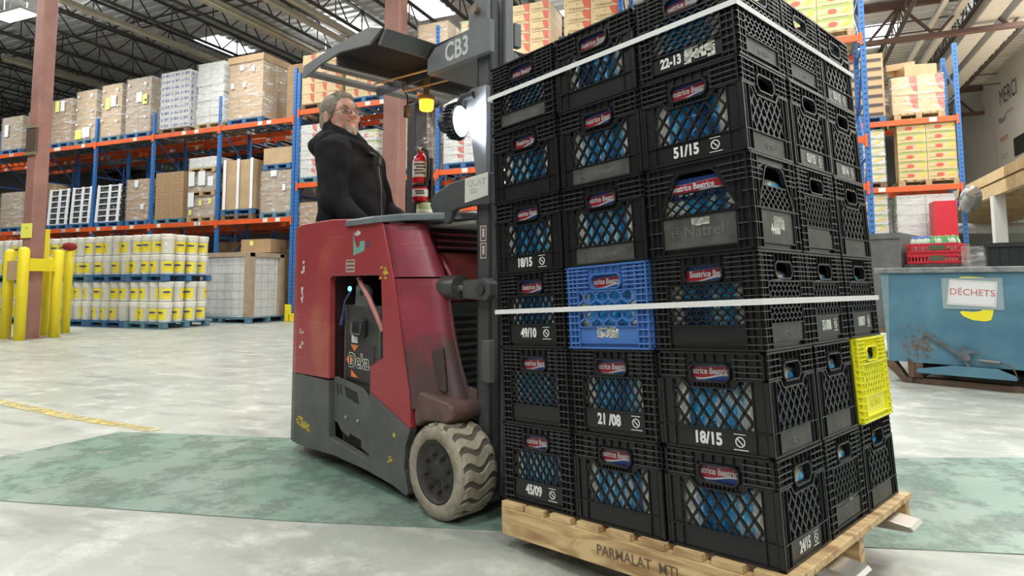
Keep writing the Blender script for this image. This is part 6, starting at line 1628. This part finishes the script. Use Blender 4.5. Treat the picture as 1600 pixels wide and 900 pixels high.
# trousers and shoes
c = MB()
limb(c, [(-.01, 0, .80, .145, .175), (-.005, 0, .90, .14, .17)], 22)
for s_ in (-1, 1): limb(c, [(0, s_*.085, .90, .10, .095), (.02, s_*.10, .5, .075, .075), (0, s_*.10, .07, .062, .065)], 16)
o = remeshed('trousers', c, jeans, None, .012, 2); o.parent = person
c = MB()
for s_ in (-1, 1): limb(c, [(-.06, s_*.10, .045, .045, .042), (.0, s_*.10, .05, .048, .048), (.10, s_*.11, .04, .046, .038), (.19, s_*.115, .03, .036, .028)], 14)
o = remeshed('shoes', c, blk, None, .01, 1); o.parent = person
# hair: a cap over the cranium, short sides
def in_head(m): m.xf(0, headM); return m
def cap(co, no): 
    l = hi_ @ co
    n_ = math.sin(l.x*160+l.z*60)*.0012+math.sin(l.y*190+l.x*70)*.0012
    return co+no*n_
c = MB()
ell(c, (-.022, 0, .055), (.096, .082, .080)); ell(c, (-.060, 0, .0), (.060, .072, .075)); ell(c, (.012, 0, .098), (.062, .060, .034))
for s_ in (-1, 1): ell(c, (.010, s_*.062, .048), (.048, .020, .048)); ell(c, (-.030, s_*.066, -.012), (.030, .018, .045)); ell(c, (.020, s_*.066, .012), (.014, .010, .026))
in_head(c); o = remeshed('hair', c, hairm, None, .006, 2, None, cap); o.parent = person
# goatee, moustache
c = MB(); ell(c, (.070, 0, -.094), (.034, .030, .022)); ell(c, (.086, 0, -.079), (.016, .020, .014))
for s_ in (-1, 1): ell(c, (.088, s_*.014, -.0385), (.012, .018, .006)); ell(c, (.080, s_*.027, -.060), (.012, .007, .024))
in_head(c); o = remeshed('goatee', c, beardm, None, .004, 1, None, cap); o.parent = person
# eyebrows, eyes, glasses
c = MB()
for s_ in (-1, 1): ell(c, (.093, s_*.032, .0305), (.006, .019, .0035), Matrix.Rotation(s_*R(-14), 3, 'Z'))
in_head(c); c.build('eyebrows', hairm, person)
c = MB()
for s_ in (-1, 1): ell(c, (.078, s_*.031, .007), (.012, .0125, .0105))
in_head(c); c.build('eyes', mat('eye white', (.55, .52, .5), .2), person)
c = MB()
for s_ in (-1, 1): ell(c, (.0885, s_*.031-.002, .007), (.0035, .005, .005))
in_head(c); c.build('pupils', mat('eye dark', (.03, .03, .035), .2), person)
c = MB()
for s_ in (-1, 1):
    pts = []
    for k in range(20):
        a = 2*math.pi*k/20; y = s_*.033+.025*math.copysign(abs(math.cos(a))**.7, math.cos(a)); z = .003+.016*math.copysign(abs(math.sin(a))**.7, math.sin(a))
        pts.append((.108-abs(y)*.16, y, z))
    c.tube(pts, .0018, 6, closed=True)
    c.tube([(.100, s_*.058, .008), (.05, s_*.074, .010), (-.005, s_*.080, .010), (-.02, s_*.080, -.002)], .0018, 6)
c.tube([(.108, -.009, .008), (.112, 0, .011), (.108, .009, .008)], .0012, 6)
in_head(c); g = c.build('glasses', mat('thin metal frame', (.25, .22, .2), .3, .8), person)
lm_, nt_, b_ = _nt('clear lens'); 
tr_ = nt_.nodes.new('ShaderNodeBsdfTransparent'); gl_ = nt_.nodes.new('ShaderNodeBsdfGlossy'); gl_.inputs['Roughness'].default_value = .05; mx_ = nt_.nodes.new('ShaderNodeMixShader'); mx_.inputs[0].default_value = .12
nt_.links.new(tr_.outputs[0], mx_.inputs[1]); nt_.links.new(gl_.outputs[0], mx_.inputs[2]); nt_.links.new(mx_.outputs[0], nt_.nodes['Material Output'].inputs['Surface'])
c = MB()
for s_ in (-1, 1):
    V = []
    for k in range(20):
        a = 2*math.pi*k/20; y = s_*.033+.024*math.copysign(abs(math.cos(a))**.7, math.cos(a)); z = .003+.015*math.copysign(abs(math.sin(a))**.7, math.sin(a)); V.append((.1082-abs(y)*.16, y, z))
    V2 = [(x-.001, y, z) for x, y, z in V]; n = 20
    c.add(V+V2, [tuple(range(n)), tuple(reversed(range(n, 2*n)))]+[(i, (i+1) % n, n+(i+1) % n, n+i) for i in range(n)])
in_head(c); c.build('lens', lm_, g)
# microphone clipped to the collar, zip
c = MB(); c.tube([(.112, -.03, 1.40), (.15, -.035, 1.385), (.165, -.035, 1.36)], .010, 8); c.box(.145, .18, -.05, -.02, 1.335, 1.375); c.build('clip_microphone', blk, person)
c = MB(); c.tube([(.118, -.012, 1.40), (.155, -.008, 1.33), (.172, -.005, 1.22), (.172, 0, 1.0)], .003, 6); c.build('zip', mat('dull zip', (.12, .12, .13), .4, .6), person)
# control handle he holds
m = MB(); m.box(-1.99, -1.95, .38, .62, 1.10, 1.24); T('control_console', m, dgrey, bevel=.01)
